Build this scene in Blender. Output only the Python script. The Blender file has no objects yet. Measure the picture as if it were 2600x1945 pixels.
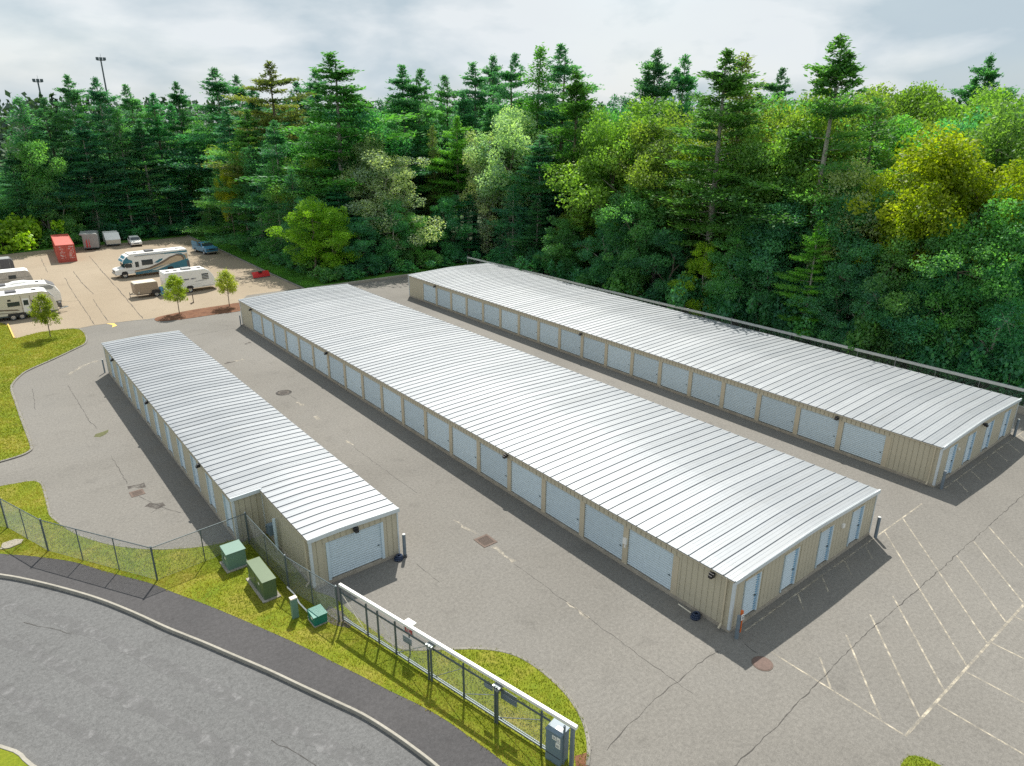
import bpy, bmesh, math, random
import numpy as np
from mathutils import Vector, Matrix

random.seed(7)
RNG = np.random.default_rng(7)
SC = bpy.context.scene
COL = SC.collection
R = math.radians

# ------------------------------------------------------------------ camera
CAM_H = 20.66
_p, _r, _y = R(20.593), R(0.252), R(38.549)
fw = Vector((math.sin(_y) * math.cos(_p), math.cos(_y) * math.cos(_p), -math.sin(_p)))
rt = Vector((math.cos(_y), -math.sin(_y), 0))
up = rt.cross(fw)
r2 = math.cos(_r) * rt + math.sin(_r) * up
u2 = -math.sin(_r) * rt + math.cos(_r) * up
cd = bpy.data.cameras.new('camera')
cd.sensor_width = 36.0
cd.lens = 24.775
cd.clip_start = 0.1
cd.clip_end = 6000
cam = bpy.data.objects.new('camera', cd)
COL.objects.link(cam)
cam.matrix_world = Matrix(((r2.x, u2.x, -fw.x, 0), (r2.y, u2.y, -fw.y, 0), (r2.z, u2.z, -fw.z, CAM_H), (0, 0, 0, 1)))
SC.camera = cam

# ------------------------------------------------------------------ light
SUN_EL, SUN_AZ = R(52.3), R(37.0)          # azimuth measured from +Y towards +X
sd = Vector((math.sin(SUN_AZ) * math.cos(SUN_EL), math.cos(SUN_AZ) * math.cos(SUN_EL), math.sin(SUN_EL)))
sl = bpy.data.lights.new('sun', 'SUN')
sl.energy = 5.0
sl.angle = R(0.6)
sl.color = (1.0, 0.95, 0.86)
sun = bpy.data.objects.new('sun', sl)
COL.objects.link(sun)
sun.rotation_euler = (-sd).to_track_quat('-Z', 'Y').to_euler()

world = bpy.data.worlds.new('World')
SC.world = world
world.use_nodes = True
wn, wl = world.node_tree.nodes, world.node_tree.links
wn.clear()
w_out = wn.new('ShaderNodeOutputWorld')
w_bg = wn.new('ShaderNodeBackground')
w_bg.inputs['Strength'].default_value = 0.1
sky = wn.new('ShaderNodeTexSky')
sky.sky_type = 'NISHITA'
sky.sun_disc = False
sky.sun_elevation = SUN_EL
sky.sun_rotation = SUN_AZ
sky.air_density = 1.2
sky.dust_density = 1.5
# high broken cloud layer, mapped on a plane above the place by view direction
tc = wn.new('ShaderNodeTexCoord')
cmb = wn.new('ShaderNodeMapping'); cmb.inputs['Scale'].default_value = (1.0, 1.0, 2.6)
wl.new(tc.outputs['Generated'], cmb.inputs['Vector'])
n1 = wn.new('ShaderNodeTexNoise')
n1.inputs['Scale'].default_value = 4.6
n1.inputs['Distortion'].default_value = 0.15
n1.inputs['Detail'].default_value = 9
n1.inputs['Roughness'].default_value = 0.5
wl.new(cmb.outputs[0], n1.inputs['Vector'])
n2 = wn.new('ShaderNodeTexNoise')
n2.inputs['Scale'].default_value = 2.0
n2.inputs['Detail'].default_value = 5
wl.new(cmb.outputs[0], n2.inputs['Vector'])
rmp = wn.new('ShaderNodeValToRGB')          # brightness of the cloud, x10 because strength is 0.1
rmp.color_ramp.elements[0].position = 0.41
rmp.color_ramp.elements[0].color = (0.41, 0.49, 0.545, 1)
rmp.color_ramp.elements[1].position = 0.585
rmp.color_ramp.elements[1].color = (0.635, 0.675, 0.70, 1)
wl.new(n1.outputs['Fac'], rmp.inputs[0])
msk = wn.new('ShaderNodeMapRange')
msk.inputs['From Min'].default_value = 0.25
msk.inputs['From Max'].default_value = 0.5
msk.inputs['To Min'].default_value = 0.7
wl.new(n2.outputs['Fac'], msk.inputs['Value'])
mul = wn.new('ShaderNodeVectorMath'); mul.operation = 'SCALE'; mul.inputs['Scale'].default_value = 9.6
wl.new(rmp.outputs[0], mul.inputs[0])
mx = wn.new('ShaderNodeMix'); mx.data_type = 'RGBA'
wl.new(msk.outputs[0], mx.inputs[0])
wl.new(sky.outputs[0], mx.inputs[6])
wl.new(mul.outputs[0], mx.inputs[7])
wl.new(mx.outputs[2], w_bg.inputs['Color'])
wl.new(w_bg.outputs[0], w_out.inputs[0])

SC.view_settings.view_transform = 'Standard'
SC.view_settings.look = 'None'
SC.view_settings.exposure = 0.40
SC.view_settings.gamma = 1.0
SC.view_settings.use_curve_mapping = False
SC.cycles.max_bounces = 9
SC.cycles.diffuse_bounces = 6
SC.cycles.glossy_bounces = 3
SC.cycles.transmission_bounces = 4
SC.cycles.caustics_reflective = False
SC.cycles.caustics_refractive = False
SC.cycles.use_denoising = False

# ------------------------------------------------------------------ helpers
class MB:
    """collects boxes, tubes and polygons and links them as one mesh object"""
    def __init__(s):
        s.v, s.f, s.m = [], [], []
    def add(s, vs, fs, m=0):
        o = len(s.v)
        s.v += [tuple(v) for v in vs]
        for f in fs:
            s.f.append(tuple(i + o for i in f)); s.m.append(m)
        return s
    def box(s, x0, x1, y0, y1, z0, z1, m=0):
        return s.add([(x0, y0, z0), (x1, y0, z0), (x1, y1, z0), (x0, y1, z0), (x0, y0, z1), (x1, y0, z1), (x1, y1, z1), (x0, y1, z1)],
                     [(3, 2, 1, 0), (4, 5, 6, 7), (0, 1, 5, 4), (1, 2, 6, 5), (2, 3, 7, 6), (3, 0, 4, 7)], m)
    def tube(s, p, q, r, n=8, r1=None, m=0, cap=True):
        p, q = Vector(p), Vector(q)
        d = (q - p).normalized()
        a = d.orthogonal().normalized(); b = d.cross(a)
        r1 = r if r1 is None else r1
        vs = []
        for c, rr in ((p, r), (q, r1)):
            for i in range(n):
                t = 2 * math.pi * i / n
                vs.append(c + a * (rr * math.cos(t)) + b * (rr * math.sin(t)))
        fs = [(i, (i + 1) % n, n + (i + 1) % n, n + i) for i in range(n)]
        if cap:
            fs += [tuple(range(n - 1, -1, -1)), tuple(range(n, 2 * n))]
        return s.add(vs, fs, m)
    def path(s, pts, r, n=6, m=0):
        for a, b in zip(pts[:-1], pts[1:]):
            s.tube(a, b, r, n, m=m)
        return s
    def prism(s, poly, a, b, axis='y', m=0):
        """polygon in the plane across axis, extruded from a to b"""
        def P(u, w, t):
            return {'y': (u, t, w), 'x': (t, u, w), 'z': (u, w, t)}[axis]
        n = len(poly)
        vs = [P(u, w, a) for u, w in poly] + [P(u, w, b) for u, w in poly]
        fs = [tuple(range(n - 1, -1, -1)), tuple(range(n, 2 * n))] + [(i, (i + 1) % n, n + (i + 1) % n, n + i) for i in range(n)]
        return s.add(vs, fs, m)
    def poly(s, pts, m=0):
        return s.add(pts, [tuple(range(len(pts)))], m)
    def mesh(s, name, mats, smooth=False):
        me = bpy.data.meshes.new(name)
        me.from_pydata(s.v, [], s.f)
        for mt in (mats if isinstance(mats, (list, tuple)) else [mats]):
            me.materials.append(mt)
        me.polygons.foreach_set('material_index', s.m)
        bm = bmesh.new(); bm.from_mesh(me)
        bmesh.ops.recalc_face_normals(bm, faces=bm.faces)
        bm.to_mesh(me); bm.free()
        if smooth:
            me.polygons.foreach_set('use_smooth', [True] * len(me.polygons))
        me.update()
        return me
    def build(s, name, mats, parent=None, loc=(0, 0, 0), rz=0, smooth=False, bevel=0):
        return link(name, s.mesh(name, mats, smooth), parent, loc, rz, bevel)

def link(name, me, parent=None, loc=(0, 0, 0), rz=0, bevel=0):
    o = bpy.data.objects.new(name, me)
    COL.objects.link(o)
    o.location = loc
    o.rotation_euler = (0, 0, rz)
    if parent is not None:
        o.parent = parent
    if bevel:
        b = o.modifiers.new('bevel', 'BEVEL'); b.width = bevel; b.segments = 2; b.limit_method = 'ANGLE'
    return o

def tag(o, label, cat, group=None):
    o['label'] = label; o['category'] = cat
    if group: o['group'] = group
    return o
def struct(o):
    o['kind'] = 'structure'; return o
def thing(name, label, cat, loc=(0, 0, 0), rz=0, group=None):
    o = bpy.data.objects.new(name, None)
    o.empty_display_size = 0.3
    COL.objects.link(o)
    o.location = loc; o.rotation_euler = (0, 0, rz)
    return tag(o, label, cat, group)

def np_mesh(name, V, F, mat, v=None, cols=None, smooth=False):
    """V (n,3), F (m,k) -> mesh; v is one float for each face"""
    me = bpy.data.meshes.new(name)
    m, k = F.shape
    me.vertices.add(len(V)); me.vertices.foreach_set('co', np.ascontiguousarray(V, np.float32).ravel())
    me.loops.add(m * k); me.loops.foreach_set('vertex_index', np.ascontiguousarray(F, np.int32).ravel())
    me.polygons.add(m)
    me.polygons.foreach_set('loop_start', np.arange(0, m * k, k, dtype=np.int32))
    me.polygons.foreach_set('loop_total', np.full(m, k, np.int32))
    me.update(calc_edges=True)
    me.materials.append(mat)
    if v is not None:
        at = me.attributes.new('v', 'FLOAT', 'FACE'); at.data.foreach_set('value', np.ascontiguousarray(v, np.float32))
    if smooth:
        me.polygons.foreach_set('use_smooth', np.ones(m, bool))
    return me

# ------------------------------------------------------------------ materials
def mat_new(name):
    m = bpy.data.materials.new(name); m.use_nodes = True
    n, l = m.node_tree.nodes, m.node_tree.links
    n.clear()
    out = n.new('ShaderNodeOutputMaterial')
    b = n.new('ShaderNodeBsdfPrincipled')
    l.new(b.outputs[0], out.inputs[0])
    return m, n, l, b, out
def noise(n, l, scale, detail=4, rough=0.55, vec=None, dist=0):
    t = n.new('ShaderNodeTexNoise')
    t.inputs['Scale'].default_value = scale; t.inputs['Detail'].default_value = detail
    t.inputs['Roughness'].default_value = rough; t.inputs['Distortion'].default_value = dist
    if vec is not None: l.new(vec, t.inputs['Vector'])
    return t.outputs['Fac']
def ramp(n, l, fac, stops):
    r = n.new('ShaderNodeValToRGB')
    while len(r.color_ramp.elements) < len(stops): r.color_ramp.elements.new(0.5)
    for e, (p, c) in zip(r.color_ramp.elements, stops):
        e.position = p; e.color = (*c, 1)
    l.new(fac, r.inputs[0])
    return r.outputs[0]
def mixc(n, l, fac, a, b, mode='MIX'):
    x = n.new('ShaderNodeMix'); x.data_type = 'RGBA'; x.blend_type = mode
    for i, s in ((0, fac), (6, a), (7, b)):
        if hasattr(s, 'links') or hasattr(s, 'is_output'): l.new(s, x.inputs[i])
        elif i == 0: x.inputs[0].default_value = s
        else: x.inputs[i].default_value = (*s, 1)
    return x.outputs[2]
def bump(n, l, b, fac, strength, dist):
    bp = n.new('ShaderNodeBump'); bp.inputs['Strength'].default_value = strength; bp.inputs['Distance'].default_value = dist
    l.new(fac, bp.inputs['Height']); l.new(bp.outputs[0], b.inputs['Normal'])
def pos(n):
    g = n.new('ShaderNodeNewGeometry'); return g.outputs['Position']

def paint(name, col, rough=0.5, metal=0.0, var=0.06, scale=3.0, dirt=0.0, spec=0.5):
    m, n, l, b, o = mat_new(name)
    tcn = n.new('ShaderNodeTexCoord')
    f = noise(n, l, scale, 5, 0.6, tcn.outputs['Object'])
    lo = tuple(max(0, c * (1 - var)) for c in col); hi = tuple(min(1, c * (1 + var)) for c in col)
    c = ramp(n, l, f, [(0.3, lo), (0.7, hi)])
    if dirt:
        f2 = noise(n, l, 1.1, 6, 0.7, tcn.outputs['Object'], 0.4)
        k = n.new('ShaderNodeMapRange'); k.inputs['From Min'].default_value = 0.5; k.inputs['From Max'].default_value = 0.75; k.inputs['To Max'].default_value = dirt
        l.new(f2, k.inputs['Value'])
        c = mixc(n, l, k.outputs[0], c, (0.12, 0.105, 0.08))
    if name == 'white_door':
        oi = n.new('ShaderNodeObjectInfo')
        c = mixc(n, l, 1.0, c, ramp(n, l, oi.outputs['Random'], [(0, (.84, .85, .86)), (1, (1, 1, 1))]), 'MULTIPLY')
    l.new(c, b.inputs['Base Color'])
    b.inputs['Roughness'].default_value = rough; b.inputs['Metallic'].default_value = metal
    b.inputs['Specular IOR Level'].default_value = spec
    return m

def asphalt(name, c0, c1, fine=0.35, patch=0.05, stain=(0.05, 0.047, 0.045), stain_amt=0.35, tint=None):
    m, n, l, b, o = mat_new(name)
    P = pos(n)
    big = noise(n, l, patch, 5, 0.6, P, 0.6)
    col = ramp(n, l, big, [(0.3, c0), (0.7, c1)])
    med = noise(n, l, 0.7, 6, 0.65, P)
    mr = n.new('ShaderNodeMapRange'); mr.inputs['From Min'].default_value = 0.55; mr.inputs['From Max'].default_value = 0.8; mr.inputs['To Max'].default_value = stain_amt
    l.new(med, mr.inputs['Value'])
    col = mixc(n, l, mr.outputs[0], col, stain)
    if tint:
        t2 = noise(n, l, 0.23, 4, 0.5, P)
        k2 = n.new('ShaderNodeMapRange'); k2.inputs['From Min'].default_value = 0.48; k2.inputs['From Max'].default_value = 0.7; k2.inputs['To Max'].default_value = 0.6
        l.new(t2, k2.inputs['Value'])
        col = mixc(n, l, k2.outputs[0], col, tint)
    sp = noise(n, l, 6.5, 5, 0.85, P)
    sp2 = noise(n, l, 24.0, 3, 0.85, P)
    g = ramp(n, l, sp, [(0.25, (1 - fine,) * 3), (0.75, (1 + fine * 0.0 + 0.0,) * 3)])
    col = mixc(n, l, 1.0, col, g, 'MULTIPLY')
    g2 = ramp(n, l, sp2, [(0.3, (1 - fine * 0.8,) * 3), (0.7, (1, 1, 1))])
    col = mixc(n, l, 1.0, col, g2, 'MULTIPLY')
    l.new(col, b.inputs['Base Color'])
    b.inputs['Roughness'].default_value = 0.92
    b.inputs['Specular IOR Level'].default_value = 0.3
    bump(n, l, b, sp2, 0.35, 0.01)
    return m

M = {}
M['lot'] = asphalt('lot_asphalt', (0.25, 0.237, 0.215), (0.35, 0.332, 0.302), fine=0.5, stain_amt=0.28, tint=(0.30, 0.287, 0.265))
M['back'] = asphalt('back_lot_paving', (0.385, 0.31, 0.22), (0.485, 0.40, 0.295), fine=0.4, stain=(0.2, 0.16, 0.12), stain_amt=0.3)
M['road'] = asphalt('road_asphalt', (0.195, 0.197, 0.198), (0.26, 0.262, 0.262), fine=0.55)
M['walk'] = asphalt('sidewalk_asphalt', (0.09, 0.088, 0.092), (0.135, 0.13, 0.133), fine=0.45)
M['patch'] = asphalt('patch_asphalt', (0.13, 0.115, 0.1), (0.17, 0.15, 0.135))
M['light_streak'] = asphalt('worn_pale_asphalt', (0.5, 0.45, 0.36), (0.62, 0.56, 0.46), fine=0.4)
M['concrete'] = asphalt('concrete', (0.38, 0.36, 0.31), (0.5, 0.47, 0.41), fine=0.3, patch=0.6)
M['kerb_dark'] = asphalt('asphalt_kerb', (0.22, 0.21, 0.19), (0.32, 0.3, 0.27), fine=0.25, patch=0.5)
M['soil'] = asphalt('forest_soil', (0.04, 0.085, 0.03), (0.07, 0.12, 0.045), patch=0.2, stain_amt=0.5)
M['mulch'] = asphalt('bark_mulch', (0.2, 0.085, 0.045), (0.36, 0.17, 0.09), fine=0.6, patch=1.5)

def grass_mat(name, a, b_, c):
    m, n, l, b, o = mat_new(name)
    P = pos(n)
    f = noise(n, l, 0.45, 6, 0.65, P, 0.5)
    col = ramp(n, l, f, [(0.25, a), (0.5, b_), (0.75, c)])
    f2 = noise(n, l, 9, 4, 0.8, P)
    col = mixc(n, l, 1.0, col, ramp(n, l, f2, [(0.3, (0.55, 0.6, 0.5)), (0.7, (1, 1, 1))]), 'MULTIPLY')
    l.new(col, b.inputs['Base Color']); b.inputs['Roughness'].default_value = 0.9
    b.inputs['Specular IOR Level'].default_value = 0.15
    bump(n, l, b, f2, 0.6, 0.05)
    return m
M['grass'] = grass_mat('lawn', (0.125, 0.20, 0.016), (0.22, 0.25, 0.02), (0.36, 0.29, 0.07))
M['verge'] = grass_mat('verge_grass', (0.06, 0.2, 0.03), (0.1, 0.26, 0.035), (0.15, 0.27, 0.04))

def leaf_mat(name, trans=0.35, gloss=0.04, useobj=True, col=(0.1, 0.14, 0.03), spread=0.55, hi=(1.5, 1.38, 0.9)):
    m, n, l, b, out = mat_new(name)
    n.remove(b)
    at = n.new('ShaderNodeAttribute'); at.attribute_name = 'v'
    if useobj:
        oi = n.new('ShaderNodeObjectInfo'); base = oi.outputs['Color']
    else:
        rg = n.new('ShaderNodeRGB'); rg.outputs[0].default_value = (*col, 1); base = rg.outputs[0]
    g = ramp(n, l, at.outputs['Fac'], [(0.0, (1 - spread, 1 - spread * 0.8, 1 - spread * 0.5)), (0.5, (1, 1, 1)), (1.0, hi)])
    c = mixc(n, l, 1.0, base, g, 'MULTIPLY')
    d = n.new('ShaderNodeBsdfDiffuse'); l.new(c, d.inputs[0])
    t = n.new('ShaderNodeBsdfTranslucent')
    c2 = mixc(n, l, 1.0, c, (1.3, 1.45, 0.6), 'MULTIPLY')
    l.new(c2, t.inputs[0])
    mxs = n.new('ShaderNodeMixShader'); mxs.inputs[0].default_value = trans
    l.new(d.outputs[0], mxs.inputs[1]); l.new(t.outputs[0], mxs.inputs[2])
    gl = n.new('ShaderNodeBsdfGlossy'); gl.inputs['Roughness'].default_value = 0.5; gl.inputs[0].default_value = (0.9, 0.95, 1, 1)
    m2 = n.new('ShaderNodeMixShader'); m2.inputs[0].default_value = gloss
    l.new(mxs.outputs[0], m2.inputs[1]); l.new(gl.outputs[0], m2.inputs[2])
    l.new(m2.outputs[0], out.inputs[0])
    return m
M['leaf'] = leaf_mat('leaves', 0.5, 0.02)
M['needle'] = leaf_mat('needles', 0.45, 0.02)
M['blade'] = leaf_mat('grass_blades', 0.3, 0.02, False, (0.255, 0.28, 0.022), 0.5, (1.7, 1.25, 3.2))
M['weed'] = leaf_mat('weed_blades', 0.35, 0.02, False, (0.10, 0.27, 0.04), 0.5)
M['bark'] = paint('bark', (0.16, 0.13, 0.10), 0.9, var=0.4, scale=6)
M['bark_pale'] = paint('pale_bark', (0.36, 0.33, 0.29), 0.9, var=0.35, scale=5)

M['beige'] = paint('beige_wall_metal', (0.50, 0.455, 0.345), 0.55, var=0.05, dirt=0.12)
M['beige2'] = paint('beige_trim', (0.53, 0.465, 0.345), 0.55, var=0.06, dirt=0.15)
M['core'] = paint('wall_joint', (0.10, 0.085, 0.06), 0.8)
M['slab'] = paint('slab_edge', (0.36, 0.32, 0.26), 0.85, var=0.15, dirt=0.4)
M['white_door'] = paint('white_door', (0.56, 0.65, 0.70), 0.45, var=0.05, dirt=0.05)
M['blue_trim'] = paint('pale_blue_trim', (0.55, 0.66, 0.73), 0.45, var=0.04, dirt=0.06)
M['blue_jamb'] = paint('blue_jamb', (0.16, 0.38, 0.58), 0.5, var=0.05)
M['black'] = paint('black_plastic', (0.02, 0.02, 0.022), 0.45)
M['rubber'] = paint('rubber', (0.03, 0.03, 0.032), 0.8)
M['steel'] = paint('galvanised_steel', (0.33, 0.36, 0.37), 0.45, metal=0.6, var=0.12)
M['grey_post'] = paint('grey_post_paint', (0.16, 0.2, 0.235), 0.6, var=0.12, dirt=0.2)
M['dark_steel'] = paint('dark_fence_steel', (0.10, 0.13, 0.14), 0.5, metal=0.3, var=0.1)
M['white'] = paint('white_paint', (0.80, 0.79, 0.76), 0.4, var=0.03, dirt=0.06)
M['cream'] = paint('cream_paint', (0.66, 0.61, 0.50), 0.45, var=0.04, dirt=0.08)
M['orange'] = paint('orange_paint', (0.62, 0.14, 0.03), 0.5)
M['green_a'] = paint('pale_green_cabinet', (0.13, 0.235, 0.19), 0.45, var=0.06, dirt=0.08)
M['green_b'] = paint('dark_green_cabinet', (0.085, 0.135, 0.065), 0.45, var=0.08, dirt=0.08)
M['green_c'] = paint('teal_green_cabinet', (0.012, 0.17, 0.13), 0.4, var=0.06)
M['glass'] = paint('dark_glass', (0.03, 0.045, 0.055), 0.08, var=0.1)
M['red'] = paint('red_container', (0.50, 0.085, 0.06), 0.5, var=0.12, dirt=0.12)
M['plow_red'] = paint('red_plough_paint', (0.55, 0.02, 0.025), 0.35)
M['teal'] = paint('teal_decal', (0.03, 0.17, 0.24), 0.35)
M['tan'] = paint('tan_decal', (0.50, 0.40, 0.28), 0.4)
M['brown'] = paint('brown_decal', (0.16, 0.12, 0.09), 0.4)
M['tan_trailer'] = paint('tan_trailer', (0.33, 0.255, 0.185), 0.5, dirt=0.1)
M['truck_blue'] = paint('blue_truck', (0.05, 0.20, 0.34), 0.3, var=0.08)
M['chrome'] = paint('chrome', (0.6, 0.62, 0.64), 0.2, metal=0.9)
M['grey_metal'] = paint('grey_trailer_metal', (0.30, 0.31, 0.31), 0.45, metal=0.2, var=0.1, dirt=0.2)
M['dark_trailer'] = paint('dark_trailer', (0.10, 0.10, 0.11), 0.5, var=0.1)
M['silver_skin'] = paint('weathered_aluminium', (0.45, 0.42, 0.38), 0.45, metal=0.2, var=0.12, dirt=0.25)
M['cabinet_blue'] = paint('grey_blue_cabinet', (0.15, 0.21, 0.26), 0.5, var=0.05, dirt=0.1)
M['guard'] = paint('weathered_guard_rail', (0.64, 0.66, 0.64), 0.6, var=0.1, dirt=0.12)
M['rust'] = paint('rusty_iron', (0.12, 0.085, 0.068), 0.85, var=0.25, scale=8)
M['iron'] = paint('grate_iron', (0.03, 0.024, 0.02), 0.8)
M['brick_red'] = paint('manhole_rust', (0.125, 0.082, 0.068), 0.8, var=0.2, scale=10)
M['moss'] = paint('moss', (0.09, 0.095, 0.035), 0.9, var=0.3, scale=8)
M['yellow'] = paint('yellow_paint', (0.75, 0.5, 0.10), 0.6, var=0.15, dirt=0.1)
M['navy'] = paint('navy_plastic', (0.015, 0.03, 0.07), 0.4)
M['taillight'] = paint('red_lens', (0.4, 0.02, 0.02), 0.2)

def roof_mat():
    m, n, l, b, o = mat_new('roof_metal')
    P = pos(n)
    f = noise(n, l, 0.12, 4, 0.5, P)
    col = ramp(n, l, f, [(0.3, (0.28, 0.302, 0.325)), (0.7, (0.335, 0.355, 0.378))])
    f2 = noise(n, l, 1.4, 6, 0.7, P, 0.8)
    k = n.new('ShaderNodeMapRange'); k.inputs['From Min'].default_value = 0.52; k.inputs['From Max'].default_value = 0.8; k.inputs['To Max'].default_value = 0.35
    l.new(f2, k.inputs['Value'])
    col = mixc(n, l, k.outputs[0], col, (0.29, 0.30, 0.305))
    mp = n.new('ShaderNodeMapping'); mp.inputs['Scale'].default_value = (0.12, 4.0, 1.0)
    l.new(P, mp.inputs['Vector'])
    f4 = noise(n, l, 1.6, 6, 0.7, mp.outputs[0])
    k4 = n.new('ShaderNodeMapRange'); k4.inputs['From Min'].default_value = 0.5; k4.inputs['From Max'].default_value = 0.72; k4.inputs['To Max'].default_value = 0.45
    l.new(f4, k4.inputs['Value'])
    col = mixc(n, l, k4.outputs[0], col, (0.25, 0.255, 0.25))
    oi = n.new('ShaderNodeObjectInfo')
    rr = ramp(n, l, oi.outputs['Random'], [(0, (0.82, 0.83, 0.84)), (1, (1, 1, 1))])
    col = mixc(n, l, 1.0, col, rr, 'MULTIPLY')
    l.new(col, b.inputs['Base Color'])
    b.inputs['Metallic'].default_value = 0.25
    rg = n.new('ShaderNodeMapRange'); rg.inputs['To Min'].default_value = 0.42; rg.inputs['To Max'].default_value = 0.58
    l.new(f2, rg.inputs['Value']); l.new(rg.outputs[0], b.inputs['Roughness'])
    f3 = noise(n, l, 0.9, 3, 0.5, P)
    bump(n, l, b, f3, 0.12, 0.05)
    return m
M['roof'] = roof_mat()
M['roof_trim'] = paint('roof_edge_trim', (0.58, 0.63, 0.66), 0.4, var=0.04, dirt=0.05)

def worn_paint(name, col, lo=0.42, hi=0.62):
    m, n, l, b, o = mat_new(name)
    P = pos(n)
    f = noise(n, l, 2.2, 7, 0.75, P, 0.3)
    b.inputs['Base Color'].default_value = (*col, 1); b.inputs['Roughness'].default_value = 0.8
    k = n.new('ShaderNodeMapRange'); k.inputs['From Min'].default_value = lo; k.inputs['From Max'].default_value = hi
    k.inputs['To Min'].default_value = 1.0; k.inputs['To Max'].default_value = 0.12
    l.new(f, k.inputs['Value']); l.new(k.outputs[0], b.inputs['Alpha'])
    return m
M['line'] = worn_paint('worn_line_paint', (0.56, 0.50, 0.39), 0.33, 0.56)
M['crack'] = worn_paint('crack_dark', (0.05, 0.046, 0.042), 0.40, 0.66)  # dark tone of cracks and the patched manhole ring, broken up by noise
M['track'] = worn_paint('tyre_polish', (0.165, 0.165, 0.167), 0.36, 0.6)
M['stain'] = worn_paint('oil_stain', (0.05, 0.04, 0.035), 0.36, 0.6)
M['pale_worn'] = worn_paint('pale_worn_streak', (0.42, 0.38, 0.31), 0.34, 0.54)

# ------------------------------------------------------------------ ground and paving
def sheet(name, pts, z, mat, skirt=None, parent=None):
    mb = MB()
    n = len(pts)
    vs = [(x, y, z) for x, y in pts]
    fs = [tuple(range(n))]
    if skirt is not None:
        vs += [(x, y, skirt) for x, y in pts]
        fs += [(i, (i + 1) % n, n + (i + 1) % n, n + i) for i in range(n)]
    mb.add(vs, fs)
    me = bpy.data.meshes.new(name)
    me.from_pydata(mb.v, [], mb.f); me.materials.append(mat)
    bm = bmesh.new(); bm.from_mesh(me)
    bmesh.ops.recalc_face_normals(bm, faces=bm.faces)
    bm.faces.ensure_lookup_table()
    if bm.faces[0].normal.z < 0:
        bmesh.ops.reverse_faces(bm, faces=bm.faces)
    bmesh.ops.triangulate(bm, faces=[bm.faces[0]], ngon_method='EAR_CLIP')
    bm.to_mesh(me); bm.free()
    return link(name, me, parent)

def smooth_line(pts, k=4):
    """Catmull-Rom through the points"""
    P = [Vector(p).to_2d() if len(p) > 2 else Vector(p) for p in pts]
    P = [P[0] * 2 - P[1]] + P + [P[-1] * 2 - P[-2]]
    out = []
    for i in range(1, len(P) - 2):
        a, b, c, d = P[i - 1], P[i], P[i + 1], P[i + 2]
        for j in range(k):
            t = j / k
            out.append(0.5 * ((2 * b) + (c - a) * t + (2 * a - 5 * b + 4 * c - d) * t * t + (3 * b - a - 3 * c + d) * t ** 3))
    out.append(P[-2])
    return [(v.x, v.y) for v in out]

def offset(pts, d):
    out = []
    for i, p in enumerate(pts):
        a = Vector(pts[max(0, i - 1)]); b = Vector(pts[min(len(pts) - 1, i + 1)])
        t = (b - a).normalized(); nrm = Vector((-t.y, t.x))
        q = Vector(p) + nrm * d
        out.append((q.x, q.y))
    return out

def kerb(name, pts, w, z0, z1, mat):
    a, b = offset(pts, w / 2), offset(pts, -w / 2)
    mb = MB()
    n = len(pts); vs = []
    for (p, q) in zip(a, b):
        vs += [(*p, z0), (*p, z1 - 0.012), (p[0] * .92 + q[0] * .08, p[1] * .92 + q[1] * .08, z1), (p[0] * .08 + q[0] * .92, p[1] * .08 + q[1] * .92, z1), (*q, z1 - 0.012), (*q, z0)]
    fs = []
    for i in range(n - 1):
        for j in range(5):
            fs.append((i * 6 + j, i * 6 + j + 1, i * 6 + 6 + j + 1, i * 6 + 6 + j))
    fs += [tuple(range(6)), tuple((n - 1) * 6 + j for j in range(5, -1, -1))]
    mb.add(vs, fs)
    o = mb.build(name, mat)
    return struct(o)

g = MB(); g.poly([(-3000, -3000, -0.25), (3000, -3000, -0.25), (3000, 3000, -0.25), (-3000, 3000, -0.25)])
struct(g.build('ground', M['soil']))

SW_IN = [(-22, 58), (-10, 48.6), (-3.6, 42.0), (-1.35, 39.64), (-0.05, 38.33), (1.39, 36.62), (2.36, 34.98), (3.2, 33.64), (4.02, 32.33), (4.75, 30.81), (5.69, 28.93), (6.76, 26.58), (7.9, 23.95), (8.57, 22.16), (9.1, 20.78), (9.59, 19.44), (10.08, 18.22), (10.49, 16.95), (10.78, 15.62), (10.98, 14.65), (11.1, 13.6), (11.3, 10), (11.3, 2), (11.3, -12)]
SW_OUT = [(-22, 55.6), (-10, 46.0), (-3.9, 40.2), (-1.48, 37.55), (-0.28, 35.99), (0.87, 34.28), (1.95, 32.49), (2.94, 30.53), (3.84, 28.55), (4.73, 26.79), (5.55, 25.07), (6.33, 23.44), (7.05, 21.8), (7.71, 20.32), (8.24, 19.1), (8.66, 17.77), (9.0, 16.43), (9.22, 15.3), (9.45, 13.5), (9.6, 10), (9.6, 2), (9.6, -12)]
ROAD_L = [(-26, 44), (-13, 36.5), (-6.2, 30.2), (-2.39, 25.66), (-1.61, 24.05), (-0.2, 20.8), (1.0, 16), (1.6, 10), (1.6, -12)]
SW_IN, SW_OUT, ROAD_L = smooth_line(SW_IN), smooth_line(SW_OUT), smooth_line(ROAD_L)

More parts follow.
